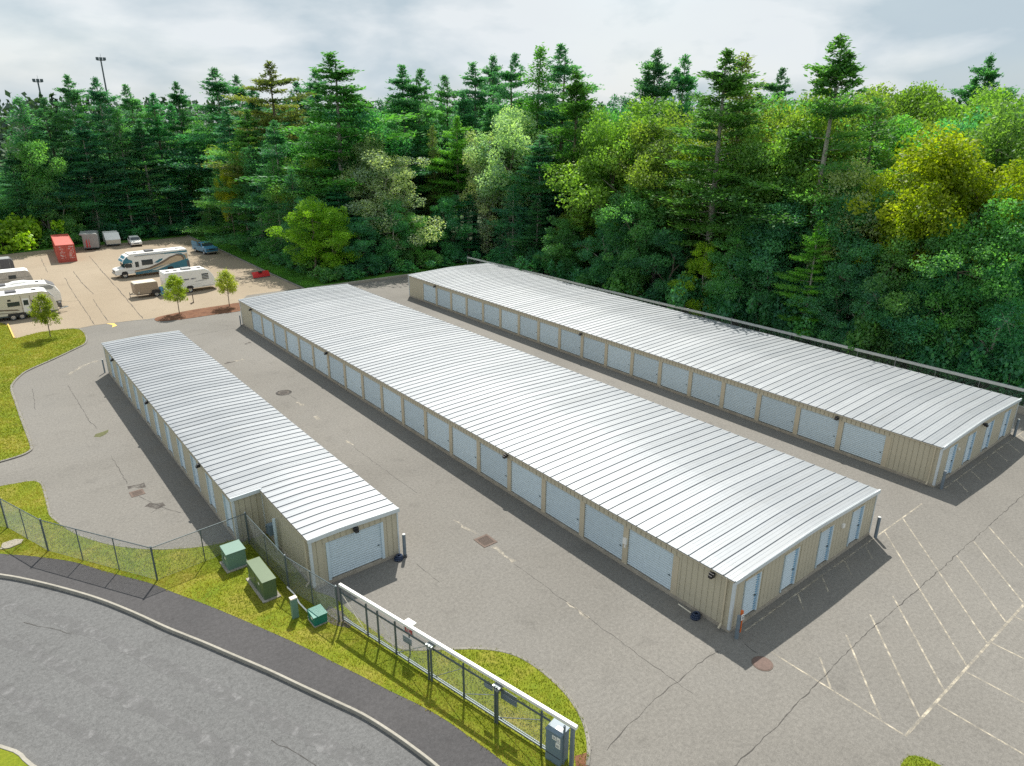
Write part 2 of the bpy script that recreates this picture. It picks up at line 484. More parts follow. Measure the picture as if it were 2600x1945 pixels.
LAWN_B = [(-22, 60), (-8, 51), (-0.72, 48.0), (0.61, 47.7), (1.0, 47.45), (1.22, 47.0), (1.26, 46.2), (1.24, 44.9), (1.2, 43.6), (1.17, 42.39), (1.41, 41.21), (1.95, 39.43), (2.59, 38.12), (3.44, 36.77), (4.72, 35.39), (6.08, 34.42), (7.11, 33.95), (8.36, 33.6)]
EDGE_G = [(9.86, 27.0), (10.35, 25.9), (10.5, 24.6), (10.62, 23.5), (10.85, 22.2), (11.14, 21.15), (12.04, 20.40), (12.65, 19.95), (13.45, 19.38), (14.1, 18.75), (14.55, 18.05), (14.77, 17.33), (14.86, 16.4), (14.83, 15.31), (14.64, 14.41), (14.38, 13.75), (14.0, 13.15), (13.62, 12.72), (13.2, 12.35)]
lawn_b_s = LAWN_B[:2] + smooth_line(LAWN_B[2:], 3)
edge_g_s = smooth_line(EDGE_G, 3)
STRIP = lawn_b_s + [(8.38, 33.16), (9.86, 33.16)] + edge_g_s + [(12.9, 11.5), (12.9, -12)] + list(reversed(SW_IN))
struct(sheet('grass_strip', STRIP, 0.035, M['grass'], skirt=-0.26))

# main paved lot
LOT = lawn_b_s + [(8.38, 33.14), (9.9, 33.14)] + edge_g_s + [(12.9, 11.5), (12.9, -12), (75, -12), (75, 8), (59.6, 20), (58.9, 60), (58.2, 84.9), (34.5, 84.9), (34.5, 86.5), (30, 88), (-30, 88), (-40, 70)]
struct(sheet('asphalt_lot', LOT, 0.0, M['lot'], skirt=-0.24))
struct(sheet('back_parking_lot', [(2.9, 90.5), (3.0, 82.4), (8.7, 83.35), (10.24, 83.66), (14.03, 83.2), (15.4, 82.85), (25.6, 84.3), (27.5, 87.2), (34.4, 87.2), (34.8, 115.5), (34.85, 140.6), (26.9, 139), (13.1, 139), (-8, 137), (-16, 110), (-8, 92)], 0.004, M['back'], skirt=-0.2))
struct(sheet('sidewalk', SW_IN + list(reversed(offset(SW_OUT, 0.06))), 0.03, M['walk'], skirt=-0.26))
struct(sheet('road', SW_OUT + list(reversed(ROAD_L)), -0.13, M['road']))
kerb('road_kerb', offset(SW_OUT, 0.0), 0.11, -0.2, 0.045, M['concrete'])
kerb('opposite_kerb', ROAD_L, 0.13, -0.2, 0.045, M['concrete'])
struct(sheet('opposite_grass', offset(ROAD_L, -0.06) + [(-40, -12), (-40, 44)], 0.02, M['grass'], skirt=-0.26))

LAWN_A = [(-0.44, 51.75), (0.6, 51.95), (1.15, 52.3), (1.38, 52.85), (1.42, 54.59), (1.4, 58.98), (1.41, 63.27), (1.42, 66.3), (1.64, 67.96), (2.34, 69.89), (3.15, 71.21), (5.24, 73.31), (7.32, 75.6), (8.2, 76.7), (8.66, 78.34), (8.86, 80.6), (8.8, 82.2), (8.5, 83.1), (7.9, 83.6)]
lawn_a_s = smooth_line(LAWN_A, 4)
LAWN_A_POLY = [(-30, 46)] + lawn_a_s + [(5.41, 84.0), (3.1, 82.9), (2.95, 89.1), (2.2, 91.2), (-12, 93), (-30, 80)]
struct(sheet('lawn', LAWN_A_POLY, 0.05, M['grass'], skirt=-0.1))
kerb('lawn_kerb', [(-9, 49.6)] + lawn_a_s, 0.16, -0.05, 0.085, M['kerb_dark'])
kerb('lot_edge_kerb', lawn_b_s[1:-1], 0.12, -0.05, 0.05, M['kerb_dark'])
kerb('island_kerb', edge_g_s[12:], 0.14, -0.05, 0.05, M['kerb_dark'])
kerb('back_lot_kerb', [(34.45, 86.0), (34.5, 97), (34.9, 115.5), (35.0, 125), (34.95, 140.7)], 0.2, -0.1, 0.16, M['kerb_dark'])
kerb('rear_kerb', [(34.5, 85.35), (40.28, 85.25), (49.29, 85.0), (58.6, 84.8)], 0.28, -0.1, 0.3, M['concrete'])
kerb('retaining_kerb', [(58.6, 84.8), (59.1, 72), (59.2, 58), (59.5, 49), (60.0, 40), (60.4, 24), (60.6, 12)], 0.3, -0.1, 0.55, M['concrete'])
struct(sheet('grass_verge', [(35.05, 85.5), (58.6, 85.0), (60, 60), (60.7, 24), (61, -10), (64.5, -10), (64, 60), (62, 88), (38.5, 89), (38.2, 141), (37.6, 143.6), (0, 142.4), (-14, 141), (-14, 137.3), (8.7, 138.9), (26.9, 139.2), (35.1, 141.0)], 0.03, M['verge'], skirt=-0.26))
struct(sheet('mulch_bed', smooth_line([(15.71, 82.14), (16.34, 83.06), (18.77, 83.74), (21.36, 84.04), (23.6, 84.0), (25.54, 84.04), (25.9, 82), (24.6, 80.2), (21.74, 80.34), (18.8, 80.4), (16.84, 80.75), (15.85, 81.3), (15.71, 82.1)], 3), 0.03, M['mulch'], skirt=-0.05))
struct(sheet('mulch_edge', [(13.62, 12.72), (13.2, 12.35), (12.95, 11.6), (12.6, 11.6), (12.7, 12.3), (13.1, 12.9)], 0.045, M['mulch']))
struct(sheet('bare_earth', [(9.3, 25.2), (9.9, 25.6), (10.2, 24.9), (10.25, 23.9), (9.95, 23.7), (9.5, 24.3)], 0.043, M['patch']))

# surface marks: cracks and faded streaks lie as thin sheets on the paving
def ribbon(pts, w, z, jit=0.05, seg=0.35, wj=0.5):
    mb = MB()
    P = []
    for a, b in zip(pts[:-1], pts[1:]):
        a, b = Vector(a), Vector(b)
        k = max(1, int((b - a).length / seg))
        for i in range(k):
            P.append(a.lerp(b, i / k) + Vector((random.uniform(-jit, jit), random.uniform(-jit, jit))))
    P.append(Vector(pts[-1]))
    P = [(p.x, p.y) for p in P]
    L, Rr = [], []
    for p, q in zip(offset(P, 1), offset(P, -1)):
        ww = w / 2 * random.uniform(1 - wj, 1 + wj)
        c = Vector(((p[0] + q[0]) / 2, (p[1] + q[1]) / 2)); d = (Vector(p) - c)
        L.append((c.x + d.x * ww, c.y + d.y * ww, z)); Rr.append((c.x - d.x * ww, c.y - d.y * ww, z))
    n = len(P)
    mb.add(L + Rr, [(i, i + 1, n + i + 1, n + i) for i in range(n - 1)])
    return mb
lot_o = bpy.data.objects['asphalt_lot']; back_o = bpy.data.objects['back_parking_lot']; road_o = bpy.data.objects['road']
CR = [([(15.5, 9.2), (17.27, 9.25), (18.43, 9.3), (19.58, 9.3), (21.33, 9.43), (23.3, 9.51), (25.83, 9.66), (27.92, 9.71), (30.47, 9.69), (32.61, 9.72), (34.79, 9.71), (38.07, 9.76), (41.42, 9.77), (44.32, 9.81), (52, 9.9)], 0.03),
      ([(18.51, 23.01), (18.57, 21.24), (18.52, 19.82), (18.58, 18.48), (18.55, 17.54), (18.6, 16.15), (18.6, 14.86), (18.62, 13.2), (18.66, 12.2)], 0.022),
      ([(21.36, 13.01), (20.04, 13.05), (18.75, 12.94), (17.62, 12.92), (16.39, 12.75), (15.3, 12.67), (14.2, 12.4)], 0.03),
      ([(14.71, 25.99), (14.8, 24.11)], 0.02), ([(22.6, 12.57), (22.52, 11.9)], 0.02),
      ([(5.15, 65.03), (5.2, 58.95), (5.22, 55.7), (5.41, 53.74)], 0.035), ([(5.29, 48.43), (5.32, 45.33), (5.27, 43.62)], 0.03), ([(2.79, 65.89), (2.4, 60.46)], 0.03),
      ([(16.81, 73.29), (19.65, 73.52), (22.25, 73.42)], 0.035), ([(5.5, 41.6), (6.2, 39.6), (6.9, 38.2)], 0.03), ([(6.2, 39.6), (5.6, 39.2)], 0.03), ([(38.5, 14.3), (37.6, 16.8)], 0.025),
      ([(8.9, 83.3), (10.24, 83.6), (14.03, 83.1), (15.6, 82.2)], 0.06), ([(18.5, 53), (18.7, 50.5)], 0.03), ([(18.4, 32), (18.3, 40)], 0.02), ([(51, 11.2), (55, 10.2), (60, 9.5)], 0.03)]
for i, (p, w) in enumerate(CR):
    ribbon(p, w, 0.006 if p[0][1] < 83 else 0.011, 0.04, 0.25).build('crack', M['crack'], lot_o)
for p, w in [([(13.06, 116.92), (12.74, 108.23), (12.73, 99.49)], 0.16), ([(16.97, 128.49), (16.21, 113.34), (15.73, 100.93), (15.21, 90.74), (14.85, 83.4)], 0.16), ([(11.44, 112.44), (10.87, 101.83), (10.54, 91.2), (10.24, 83.9)], 0.12), ([(12.21, 96.37), (11.87, 90.18), (11.68, 84.56)], 0.12), ([(10.78, 131.73), (10.05, 118.03)], 0.12), ([(9.11, 97.48), (10.69, 96.69)], 0.15)]:
    ribbon(p, w * 0.5, 0.009, 0.05, 0.8).build('crack', M['crack'], back_o)
for p, w in [([(18.45, 28.3), (18.5, 27.29), (18.59, 26.3)], 0.12), ([(18.66, 24.8), (18.6, 23.11)], 0.25), ([(18.55, 50.0), (18.5, 48.9)], 0.22), ([(18.5, 46.5), (18.45, 45.6)], 0.18), ([(18.4, 41.2), (18.45, 40.2)], 0.14), ([(5.52, 67.63), (7.06, 69.76), (8.25, 70.49)], 0.3), ([(17.9, 62.7), (18.8, 62.82)], 0.5), ([(18.58, 19.2), (18.55, 17.8)], 0.12)]:
    ribbon(p, w, 0.0045, 0.08, 0.3, 0.8).build('pale_streak', M['pale_worn'], lot_o)
for p, w in [([(17.0, 62.6), (18.0, 62.75)], 0.35), ([(20.42, 67.26), (21.09, 67.69)], 0.25), ([(5.3, 43.2), (6.1, 42.9)], 0.5), ([(5.7, 40.3), (6.2, 39.5)], 0.5)]:
    ribbon(p, w, 0.005, 0.1, 0.25, 0.6).build('oil_stain', M['stain'], lot_o)
for p in [[(-1, 33), (0.6, 30.8)], [(5.2, 20.2), (6.0, 18.2)]]:
    ribbon(p, 0.03, -0.125, 0.04).build('crack', M['crack'], road_o)

for off_ in (1.6, 3.4, 5.2):
    tr = [q for q in offset(SW_OUT, -off_) if 8 < q[1] < 44]
    ribbon(tr, 0.55, -0.1255, 0.05, 0.6, 0.35).build('wheel_track', M['track'], road_o)
# parking lines
def line_(a, b, w=0.075, z=0.0052):
    mb = MB()
    a, b = Vector(a), Vector(b); t = (b - a).normalized(); nn = Vector((-t.y, t.x)) * w / 2
    k = 10
    P = [a.lerp(b, i / k) for i in range(k + 1)]
    mb.add([(*(p + nn), z) for p in P] + [(*(p - nn), z) for p in P], [(i, i + 1, k + 2 + i, k + 1 + i) for i in range(k)])
    return mb.build('painted_line', M['line'], lot_o)
line_((23.0, 6.2), (41.5, 6.2), 0.1)
line_((23.04, 6.27), (23.04, 11.6))
line_((23.3, 13.03), (40.6, 13.08))
SL = (7.55 / 6.9)
for kx in range(-2, 7):
    x0 = 24.24 + 2.13 * kx; y0 = 6.27
    xs = x0 + 0.07 * SL
    if x0 < 23.1:
        y0 = 6.2 + (23.1 - x0) / SL; xs = 23.1
    top = 13.0 if kx in (2, 3) else (10.2 if kx < 2 else 9.7)
    line_((xs, y0), (x0 + (top - 6.2) * SL, top), z=0.0056)
    if kx < 2:
        line_((x0 + (12.2 - 6.2) * SL, 12.2), (x0 + 6.8 * SL, 13.0), z=0.0056)
for kx in range(0, 6):
    line_((25.5 + 2.68 * kx, 6.13), (25.45 + 2.68 * kx, 0.4), z=0.0056)
line_((43.6, 13.05), (57, 13.1))
for kx in range(0, 6):
    line_((45.2 + 2.13 * kx, 12.98), (44.2 + 2.13 * kx, 12.0), z=0.0056)
yl = MB()
yl.add([(11.3, 83.6, .0125), (12.0, 83.2, .0125), (12.05, 82.0, .0125), (11.5, 81.6, .0125), (11.75, 82.6, .0125)], [(0, 1, 2, 3, 4)])
yl.build('yellow_mark', M['yellow'], lot_o)
kk = MB()
kk.prism([(0, 0), (0.16, 0), (0.13, 0.14), (0.03, 0.14)], 0, 6.2, 'y')
tag(kk.build('yellow_kerb_bar', M['yellow'], loc=(2.98, 82.8, 0.05)), 'long yellow kerb bar between the lawn and the parked trailer', 'kerb bar')

# drains and covers
def drain(name, x, y, w, d, label, brick=True):
    t = thing(name, label, 'drain', (x, y, 0))
    fr = MB()
    fr.box(-w / 2 - .12, w / 2 + .12, -d / 2 - .12, -d / 2, 0.0, 0.02).box(-w / 2 - .12, w / 2 + .12, d / 2, d / 2 + .12, 0.0, 0.02)
    fr.box(-w / 2 - .12, -w / 2, -d / 2, d / 2, 0.0, 0.02).box(w / 2, w / 2 + .12, -d / 2, d / 2, 0.0, 0.02)
    fr.build('frame', M['rust'], t)
    MB().box(-w / 2, w / 2, -d / 2, d / 2, 0.003, 0.007).build('pit', M['iron'], t)
    n = 9
    me = MB().box(-0.016, 0.016, -d / 2, d / 2, 0.008, 0.019).mesh('bar', M['rust'])
    for i in range(n):
        link('bar', me, t, (-w / 2 + (i + .5) * w / n, 0, 0))
    return t
drain('storm_drain', 18.6, 25.5, 0.62, 0.72, 'iron storm grate with rusty frame in lane beside the middle building')
drain('storm_drain', 5.5, 42.1, 0.5, 0.5, 'rusty storm grate in stained paving left of the smallest building')
def disc(mb, r, z0, z1, n=28, cx=0, cy=0):
    mb.prism([(cx + r * math.cos(2 * math.pi * i / n), cy + r * math.sin(2 * math.pi * i / n)) for i in range(n)], z0, z1, 'z')
    return mb
t = thing('manhole_cover', 'round reddish brown manhole cover off the corner of the middle building', 'manhole', (22.16, 11.44, 0))
disc(MB(), 0.42, 0.0, 0.014).build('rim', M['rust'], t)
cv = disc(MB(), 0.37, 0.014, 0.022)
cv.build('cover', M['brick_red'], t)
t = thing('manhole_cover', 'small dark manhole in a ring of black patching in the lane', 'manhole', (18.45, 52.5, 0))
disc(MB(), 0.62, 0.0, 0.009).build('patch_ring', M['crack'], t)
disc(MB(), 0.45, 0.009, 0.013).build('collar', M['patch'], t)
disc(MB(), 0.28, 0.013, 0.02).build('cover', M['iron'], t)
ms = sheet('moss_patch', [(4.95, 52.4), (5.15, 52.85), (5.6, 52.95), (6.0, 53.15), (5.9, 52.7), (5.65, 52.35), (5.3, 52.1)], 0.006, M['moss'], parent=lot_o)

# ------------------------------------------------------------------ storage buildings
EAVE = 2.66
FLOOR = 0.17
def zroof(x, w, rise):
    t = (x - w / 2) / (w / 2)
    e = 0.14
    return EAVE + rise * (1 - (math.sqrt(t * t + e * e) - e) / (math.sqrt(1 + e * e) - e))

def roof_panel_mesh(w, rise, ov, pw):
    """one panel with a raised seam on its low-y edge, spanning eave to eave"""
    xs = [-ov + (w + 2 * ov) * i / 16 for i in range(17)]
    prof = [(-0.028, 0.0), (-0.017, 0.044), (0.017, 0.044), (0.028, 0.0), (pw * 0.33, 0.0), (pw * 0.34, 0.006), (pw * 0.37, 0.006), (pw * 0.38, 0), (pw * 0.66, 0.0), (pw * 0.67, 0.006), (pw * 0.70, 0.006), (pw * 0.71, 0), (pw - 0.026, 0.0)]
    vs = []
    for x in xs:
        z = zroof(min(max(x, 0), w), w, rise) - (0.02 if x < 0 or x > w else 0) + 0.02
        for (y, dz) in prof:
            vs.append((x, y, z + dz))
    n = len(prof)
    fs = [(i * n + j, i * n + j + 1, (i + 1) * n + j + 1, (i + 1) * n + j) for i in range(16) for j in range(n - 1)]
    # edge fold at both eaves
    k = len(vs)
    for i in (0, 16):
        for j in range(n):
            v = vs[i * n + j]; vs.append((v[0], v[1], v[2] - 0.05))
    for q, i in enumerate((0, 16)):
        fs += [(i * n + j, i * n + j + 1, k + q * n + j + 1, k + q * n + j) for j in range(n - 1)]
    return MB().add(vs, fs).mesh('roof_panel', M['roof'])

def rollup_mesh(w, h):
    n = 16
    pr = []
    for i in range(n):
        z = h * i / n
        s = h / n
        pr += [(0.0, z), (-0.035, z + s * 0.3), (-0.035, z + s * 0.6), (0.0, z + s * 0.95)]
    pr.append((0.0, h))
    vs = [(-w / 2, y, z) for y, z in pr] + [(w / 2, y, z) for y, z in pr]
    k = len(pr)
    return MB().add(vs, [(i, i + 1, k + i + 1, k + i) for i in range(k - 1)])
DOOR_ME = rollup_mesh(2.70, 2.0).mesh('roll_up_door', M['white_door'])
LATCH_ME = MB().box(-0.035, 0.035, -0.06, -0.02, 0, 0.06).box(-0.09, -0.035, -0.045, -0.03, 0.02, 0.04).mesh('latch', M['dark_steel'])
PANEL_W = 0.305
def panel_mesh(w, h):
    mb = MB()
    pr = [(-w / 2 + .006, 0.05), (-w / 2 + .006, 0.0), (-w / 2 + 0.03, -0.0), (-w / 2 + 0.045, 0.012), (w / 2 - 0.045, 0.012), (w / 2 - 0.03, 0.0), (w / 2 - .006, 0.0), (w / 2 - .006, 0.05)]
    mb.prism(pr, 0, h, 'z')
    return mb.mesh('wall_panel', M['beige'])
PANEL_CACHE = {}
def panel(t, pos_, h, rz, w=PANEL_W):
    key = (round(w, 3), round(h, 3))
    if key not in PANEL_CACHE: PANEL_CACHE[key] = panel_mesh(w - 0.004, h)
    return link('wall_panel', PANEL_CACHE[key], t, pos_, rz)

def entry_door(t, pos_, rz, w=1.0, h=2.02, handle_side=1, gap=0.35, name='entry_door'):
    """narrow white roll-down door set back between pale blue jambs; local -y faces out"""
    d = rollup_mesh(w, h)
    o = d.build(name, M['white_door'], t, pos_, rz)
    MB().box(-w / 2 - 0.07, -w / 2, -0.10, 0.02, 0, h).build('jamb', M['blue_trim'], o)
    MB().box(w / 2, w / 2 + 0.09, -0.10, 0.02, 0, h).build('jamb', M['blue_trim'], o)
    MB().box(w / 2 - 0.11, w / 2 - 0.004, -0.034, -0.024, 0.02, h - 0.02).build('guide', M['blue_jamb'], o)
    MB().box(-w / 2 - 0.07, w / 2 + 0.09, -0.10, 0.02, h + 0.002, h + 0.07).build('header_trim', M['beige2'], o)
    link('handle', LATCH_ME, o, (handle_side * (w / 2 - 0.14), -0.02, 0.85))
    return o

FLOOD_ME = MB().box(-0.12, 0.12, -0.16, -0.02, -0.1, 0.08).box(-0.05, 0.05, -0.02, 0.06, -0.05, 0.05).box(-0.09, 0.09, -0.24, -0.16, -0.13, 0.0).mesh('wall_light', M['black'])

def building(name, label, x0, x1, y0, y1, rise, left_doors, gable, lights, notch=None):
    w, Ln = x1 - x0, y1 - y0
    t = thing(name, label, 'storage building', (x0, y0, 0))
    # slab, and a dark inner wall that shows only in the panel joints
    if notch:
        nx, ny = notch[0] - x0, notch[1] - y0
        foot = [(nx, 0), (w, 0), (w, Ln), (0, Ln), (0, ny), (nx, ny)]
    else:
        nx = ny = 0
        foot = [(0, 0), (w, 0), (w, Ln), (0, Ln)]
    def inset(d):
        if notch:
            return [(nx + d, d), (w - d, d), (w - d, Ln - d), (d, Ln - d), (d, ny + d), (nx + d, ny + d)]
        return [(d, d), (w - d, d), (w - d, Ln - d), (d, Ln - d)]
    MB().prism(inset(-0.03), -0.1, FLOOR, 'z').build('slab', M['slab'], t)
    MB().prism(inset(0.14), FLOOR, EAVE - 0.03, 'z').build('inner_wall', M['core'], t)
    H = EAVE - FLOOR - 0.1
    # left side
    for (b0, b1) in left_doors['blank']:
        k = int(round((b1 - b0) / PANEL_W))
        for i in range(k):
            panel(t, (0, b0 - y0 + (i + .5) * (b1 - b0) / k, FLOOR), H, -math.pi / 2, (b1 - b0) / k)
    for yc in left_doors.get('roll', []):
        o = link('roll_up_door', DOOR_ME, t, (0.07, yc - y0, FLOOR + 0.03), -math.pi / 2)
        link('latch', LATCH_ME, o, (1.2, -0.005, 0.78))
        hd = MB()
        k = 10
        for i in range(k):
            a = -1.525 + 3.05 * i / k
            hd.box(0.0, 0.07, a + 0.012, a + 3.05 / k - 0.012, FLOOR + 2.05, EAVE - 0.1)
            hd.box(-0.012, 0.0, a - 0.014 + 0.03, a + 0.014 + 0.03, FLOOR + 2.08, EAVE - 0.1)
        hd.build('door_header', M['beige'], t, (0, yc - y0, 0))
    for yp in left_doors.get('pillar', []):
        MB().box(-0.01, 0.12, -0.16, 0.16, FLOOR, FLOOR + 2.05).box(-0.012, -0.01, 0.145, 0.16, FLOOR, FLOOR + 2.05).build('door_post', M['beige2'], t, (0, yp - y0, 0))
    for yc in left_doors.get('entry', []):
        entry_door(t, (0.09, yc - y0, FLOOR + 0.04), -math.pi / 2, 1.02, 2.02)
        panel(t, (0, yc - y0 - 0.16, FLOOR + 2.15), H - 2.15, -math.pi / 2, 0.6)
        panel(t, (0, yc - y0 + 0.44, FLOOR + 2.15), H - 2.15, -math.pi / 2, 0.6)
    # near gable
    gx0 = nx
    cuts = gable['doors']            # (centre, width, kind)
    k = int(round((w - gx0) / PANEL_W))
    pw = (w - gx0) / k
    for i in range(k):
        xc = gx0 + (i + .5) * pw
        hgt = zroof(xc, w, rise) - FLOOR - 0.16
        over = None
        for (c, dw, kind) in cuts:
            if abs(xc - (c - x0)) < dw / 2 + pw * 0.55: over = kind
        if over:
            top = 2.06 if over == 'roll' else 2.13
            panel(t, (xc, 0, FLOOR + top), hgt - top, 0, pw)
        else:
            panel(t, (xc, 0, FLOOR), hgt, 0, pw)
    for (c, dw, kind) in cuts:
        if kind == 'roll':
            o = link('roll_up_door', DOOR_ME, t, (c - x0, 0.07, FLOOR + 0.03), 0)
            link('latch', LATCH_ME, o, (1.2, -0.005, 0.78))
            for s in (-1, 1):
                MB().box(-0.07, 0.07, -0.015, 0.12, FLOOR, FLOOR + 2.06).build('door_post', M['blue_trim'], t, (c - x0 + s * 1.42, 0, 0))
                MB().box(-0.16, 0.16, 0.03, 0.13, FLOOR, FLOOR + 2.06).build('jamb_panel', M['beige'], t, (c - x0 + s * 1.65, 0, 0))
        else:
            entry_door(t, (c - x0, 0.08, FLOOR + 0.06), 0, dw, 2.02)
            ww = round((dw + 2 * pw) / pw) * pw
            for s in (-1, 1):
                MB().box(-0.2, 0.2, 0.03, 0.13, FLOOR, FLOOR + 2.12).build('door_post', M['beige'], t, (c - x0 + s * (dw / 2 + 0.29), 0, 0))
    # the two sides the photograph does not show
    rb = MB(); n = int(Ln / 1.525)
    for i in range(n):
        rb.box(w - 0.1, w, Ln * i / n + 0.01, Ln * (i + 1) / n - 0.01, FLOOR, EAVE - 0.06)
    rb.build('rear_wall', M['beige'], t)
    fb = MB(); n = max(3, int(w / 1.2))
    for i in range(n):
        fb.box(w * i / n + 0.01, w * (i + 1) / n - 0.01, Ln - 0.1, Ln, FLOOR, EAVE - 0.02)
    fb.build('end_wall', M['beige'], t)
    # notch walls
    if notch:
        k = int(round(nx / PANEL_W))
        for i in range(k):
            panel(t, ((i + .5) * nx / k, ny, FLOOR), H, 0, nx / k)
        k = int(round(ny / PANEL_W))
        for i in range(k):
            panel(t, (nx, (i + .5) * ny / k, FLOOR), H, -math.pi / 2, ny / k)
    # corner trims
    corners = [(nx, 0), (w, 0), (0, Ln)] + ([(0, ny), (nx, ny)] if notch else [])
    for (cx, cy) in corners:
        s = 0.085
        MB().box(cx - 0.035, cx + s if cx < w / 2 + 2 and cx < w - 1 else cx + 0.035, cy - 0.035, cy + s, FLOOR - 0.05, EAVE - 0.02).build('corner_trim', M['roof_trim'], t)
    # downspouts with a kick at the foot
    for (dxx, dyy) in ([(-0.09, 0.35)] if not notch else [(nx - 0.09, 0.3)]):
        MB().path([(dxx, dyy, EAVE - 0.05), (dxx, dyy, 0.3), (dxx - 0.18, dyy, 0.12)], 0.045, 8).build('downspout', M['beige2'], t)
    # roof panels
    pwr = 0.61
    if notch:
        n1_ = int(round((Ln - ny) / pwr)); p1 = (Ln - ny) / n1_
        me = roof_panel_mesh(w, rise, 0.1, p1)
        for i in range(n1_):
            link('roof_panel', me, t, (0, ny + i * p1, random.uniform(-.002, .002)))
        # narrow end keeps the same slope
        n2_ = int(round((ny + 0.08) / pwr)); p2 = (ny + 0.08) / n2_
        xs = [nx - 0.1 + (w + 0.1 - nx + 0.1) * i / 12 for i in range(13)]
        vs = []
        prof = [(-0.028, 0.0), (-0.017, 0.044), (0.017, 0.044), (0.028, 0.0), (p2 * .34, 0.006), (p2 * .38, 0), (p2 * .67, .006), (p2 * .71, 0), (p2 - 0.026, 0.0)]
        for x in xs:
            for (y, dz) in prof:
                vs.append((x, y, zroof(min(x, w), w, rise) + 0.02 + dz))
        m_ = len(prof)
        me2 = MB().add(vs, [(i * m_ + j, i * m_ + j + 1, (i + 1) * m_ + j + 1, (i + 1) * m_ + j) for i in range(12) for j in range(m_ - 1)]).mesh('roof_panel', M['roof'])
        for i in range(n2_):
            link('roof_panel', me2, t, (0, -0.08 + i * p2, random.uniform(-.002, .002)))
    else:
        n1_ = int(round((Ln + 0.16) / pwr)); p1 = (Ln + 0.16) / n1_
        me = roof_panel_mesh(w, rise, 0.1, p1)
        for i in range(n1_):
            o = link('roof_panel', me, t, (0, -0.08 + i * p1, random.uniform(-.003, .003)))
            o.rotation_euler = (random.uniform(-.003, .003), 0, 0)
    # rake trim along the near gable, eave trim along the left
    def rake(xa, xb, yy, nm='rake_trim'):
        mb = MB(); k = 14
        xs = [xa + (xb - xa) * i / k for i in range(k + 1)]
        pts = [(x, zroof(min(max(x, 0), w), w, rise) + 0.055) for x in xs]
        low = [(x, z - 0.2) for x, z in pts]
        mb.prism(pts + low[::-1], yy - 0.06, yy + 0.02, 'y')
        mb.build(nm, M['roof_trim'], t)
    rake(nx - 0.1, w + 0.1, -0.05)
    rake(-0.1, w + 0.1, Ln + 0.06)
    if notch: rake(-0.1, nx + 0.02, ny - 0.05)
    def eave(xx, ya, yb):
        MB().box(xx - 0.09, xx + 0.02, ya, yb, EAVE - 0.11, EAVE - 0.035).build('eave_trim', M['beige2'], t)
    if notch:
        eave(0, ny, Ln); eave(nx, 0, ny - 0.06)
    else:
        eave(0, 0, Ln)
    eave(w + 0.07, 0, Ln)
    for (lx, ly, lz, rz) in lights:
        link('wall_light', FLOOD_ME, t, (lx - x0, ly - y0, lz), rz)
    return t

WL = -math.pi / 2
BAY = 3.05
def side(y0):
    return dict(blank=[(y0 + 0.05, y0 + BAY), (y0 + 19 * BAY, y0 + 20 * BAY - 0.05)], roll=[y0 + BAY * (i + 1.5) for i in range(18)], pillar=[y0 + BAY * (i + 1) for i in range(19)])
M_Y0, R_Y0 = 13.42, 13.52
bM = building('storage_building', 'long middle storage building with a light grey metal roof and eighteen white doors', 22.66, 35.0, M_Y0, M_Y0 + 61, 0.16, side(M_Y0),
              dict(doors=[(24.05, 1.0, 'entry'), (27.1, 1.0, 'entry'), (30.15, 1.0, 'entry'), (33.2, 1.0, 'entry')]),
              [(22.6, 28.83, 2.44, WL), (22.6, 14.47, 2.42, WL), (22.6, 70.9, 2.4, WL), (22.6, 53.0, 2.4, WL)])
bR = building('storage_building', 'long storage building nearest the wood and its wire fence', 43.2, 55.6, R_Y0, R_Y0 + 61, 0.2, side(R_Y0),
              dict(doors=[(44.95, 1.0, 'entry'), (47.8, 1.0, 'entry'), (50.8, 1.0, 'entry'), (53.8, 1.0, 'entry')]),
              [(43.14, 68.54, 2.38, WL), (43.14, 44.1, 2.4, WL), (43.14, 19.9, 2.4, WL), (49.3, 13.46, 2.5, 0)])
LY = [34.3 + 2.94 * i for i in range(11)]
lb = []
prev = 33.25
for yc in LY:
    lb.append((prev, yc - 0.62)); prev = yc + 0.62
lb.append((prev, 66.05))
bL = building('storage_building', 'smallest storage building with a notched corner beside the green utility boxes', 8.40, 14.43, 27.17, 66.1, 0.09, dict(blank=[b for b in lb if b[1] - b[0] > 0.2], entry=LY),
              dict(doors=[(12.15, 2.7, 'roll')]),
              [(8.34, 61.67, 2.46, WL), (8.34, 50.26, 2.46, WL), (8.34, 38.41, 2.46, WL), (12.15, 27.11, 2.47, 0)], notch=(9.9, 33.2))
# service riser on the notch wall
rs = MB().path([(1.3, 3.9, 0.2), (1.3, 3.9, 2.0)], 0.06, 10).path([(1.3, 4.1, 0.2), (1.3, 4.1, 1.9)], 0.045, 10)
rs.build('service_pipe', M['blue_trim'], bL)
MB().box(1.2, 1.5, 4.55, 4.85, 0.7, 1.3).build('meter_box', M['cabinet_blue'], bL)
MB().box(1.25, 1.5, 5.1, 5.3, 0.5, 1.0).build('meter_box', M['cabinet_blue'], bL)
# white keypad box between two doors of the middle building
MB().box(-0.11, -0.012, 5.98, 6.2, 1.3, 1.62).box(-0.08, -0.012, 6.03, 6.12, 1.1, 1.24).build('keypad_box', M['white'], bM)
MB().box(8.9, 9.1, -0.1, 0.0, 1.75, 1.95).build('vent_box', M['white'], bM)
MB().box(2.6, 2.75, -0.08, 0.0, 1.7, 1.82).build('vent_box', M['white'], bR)

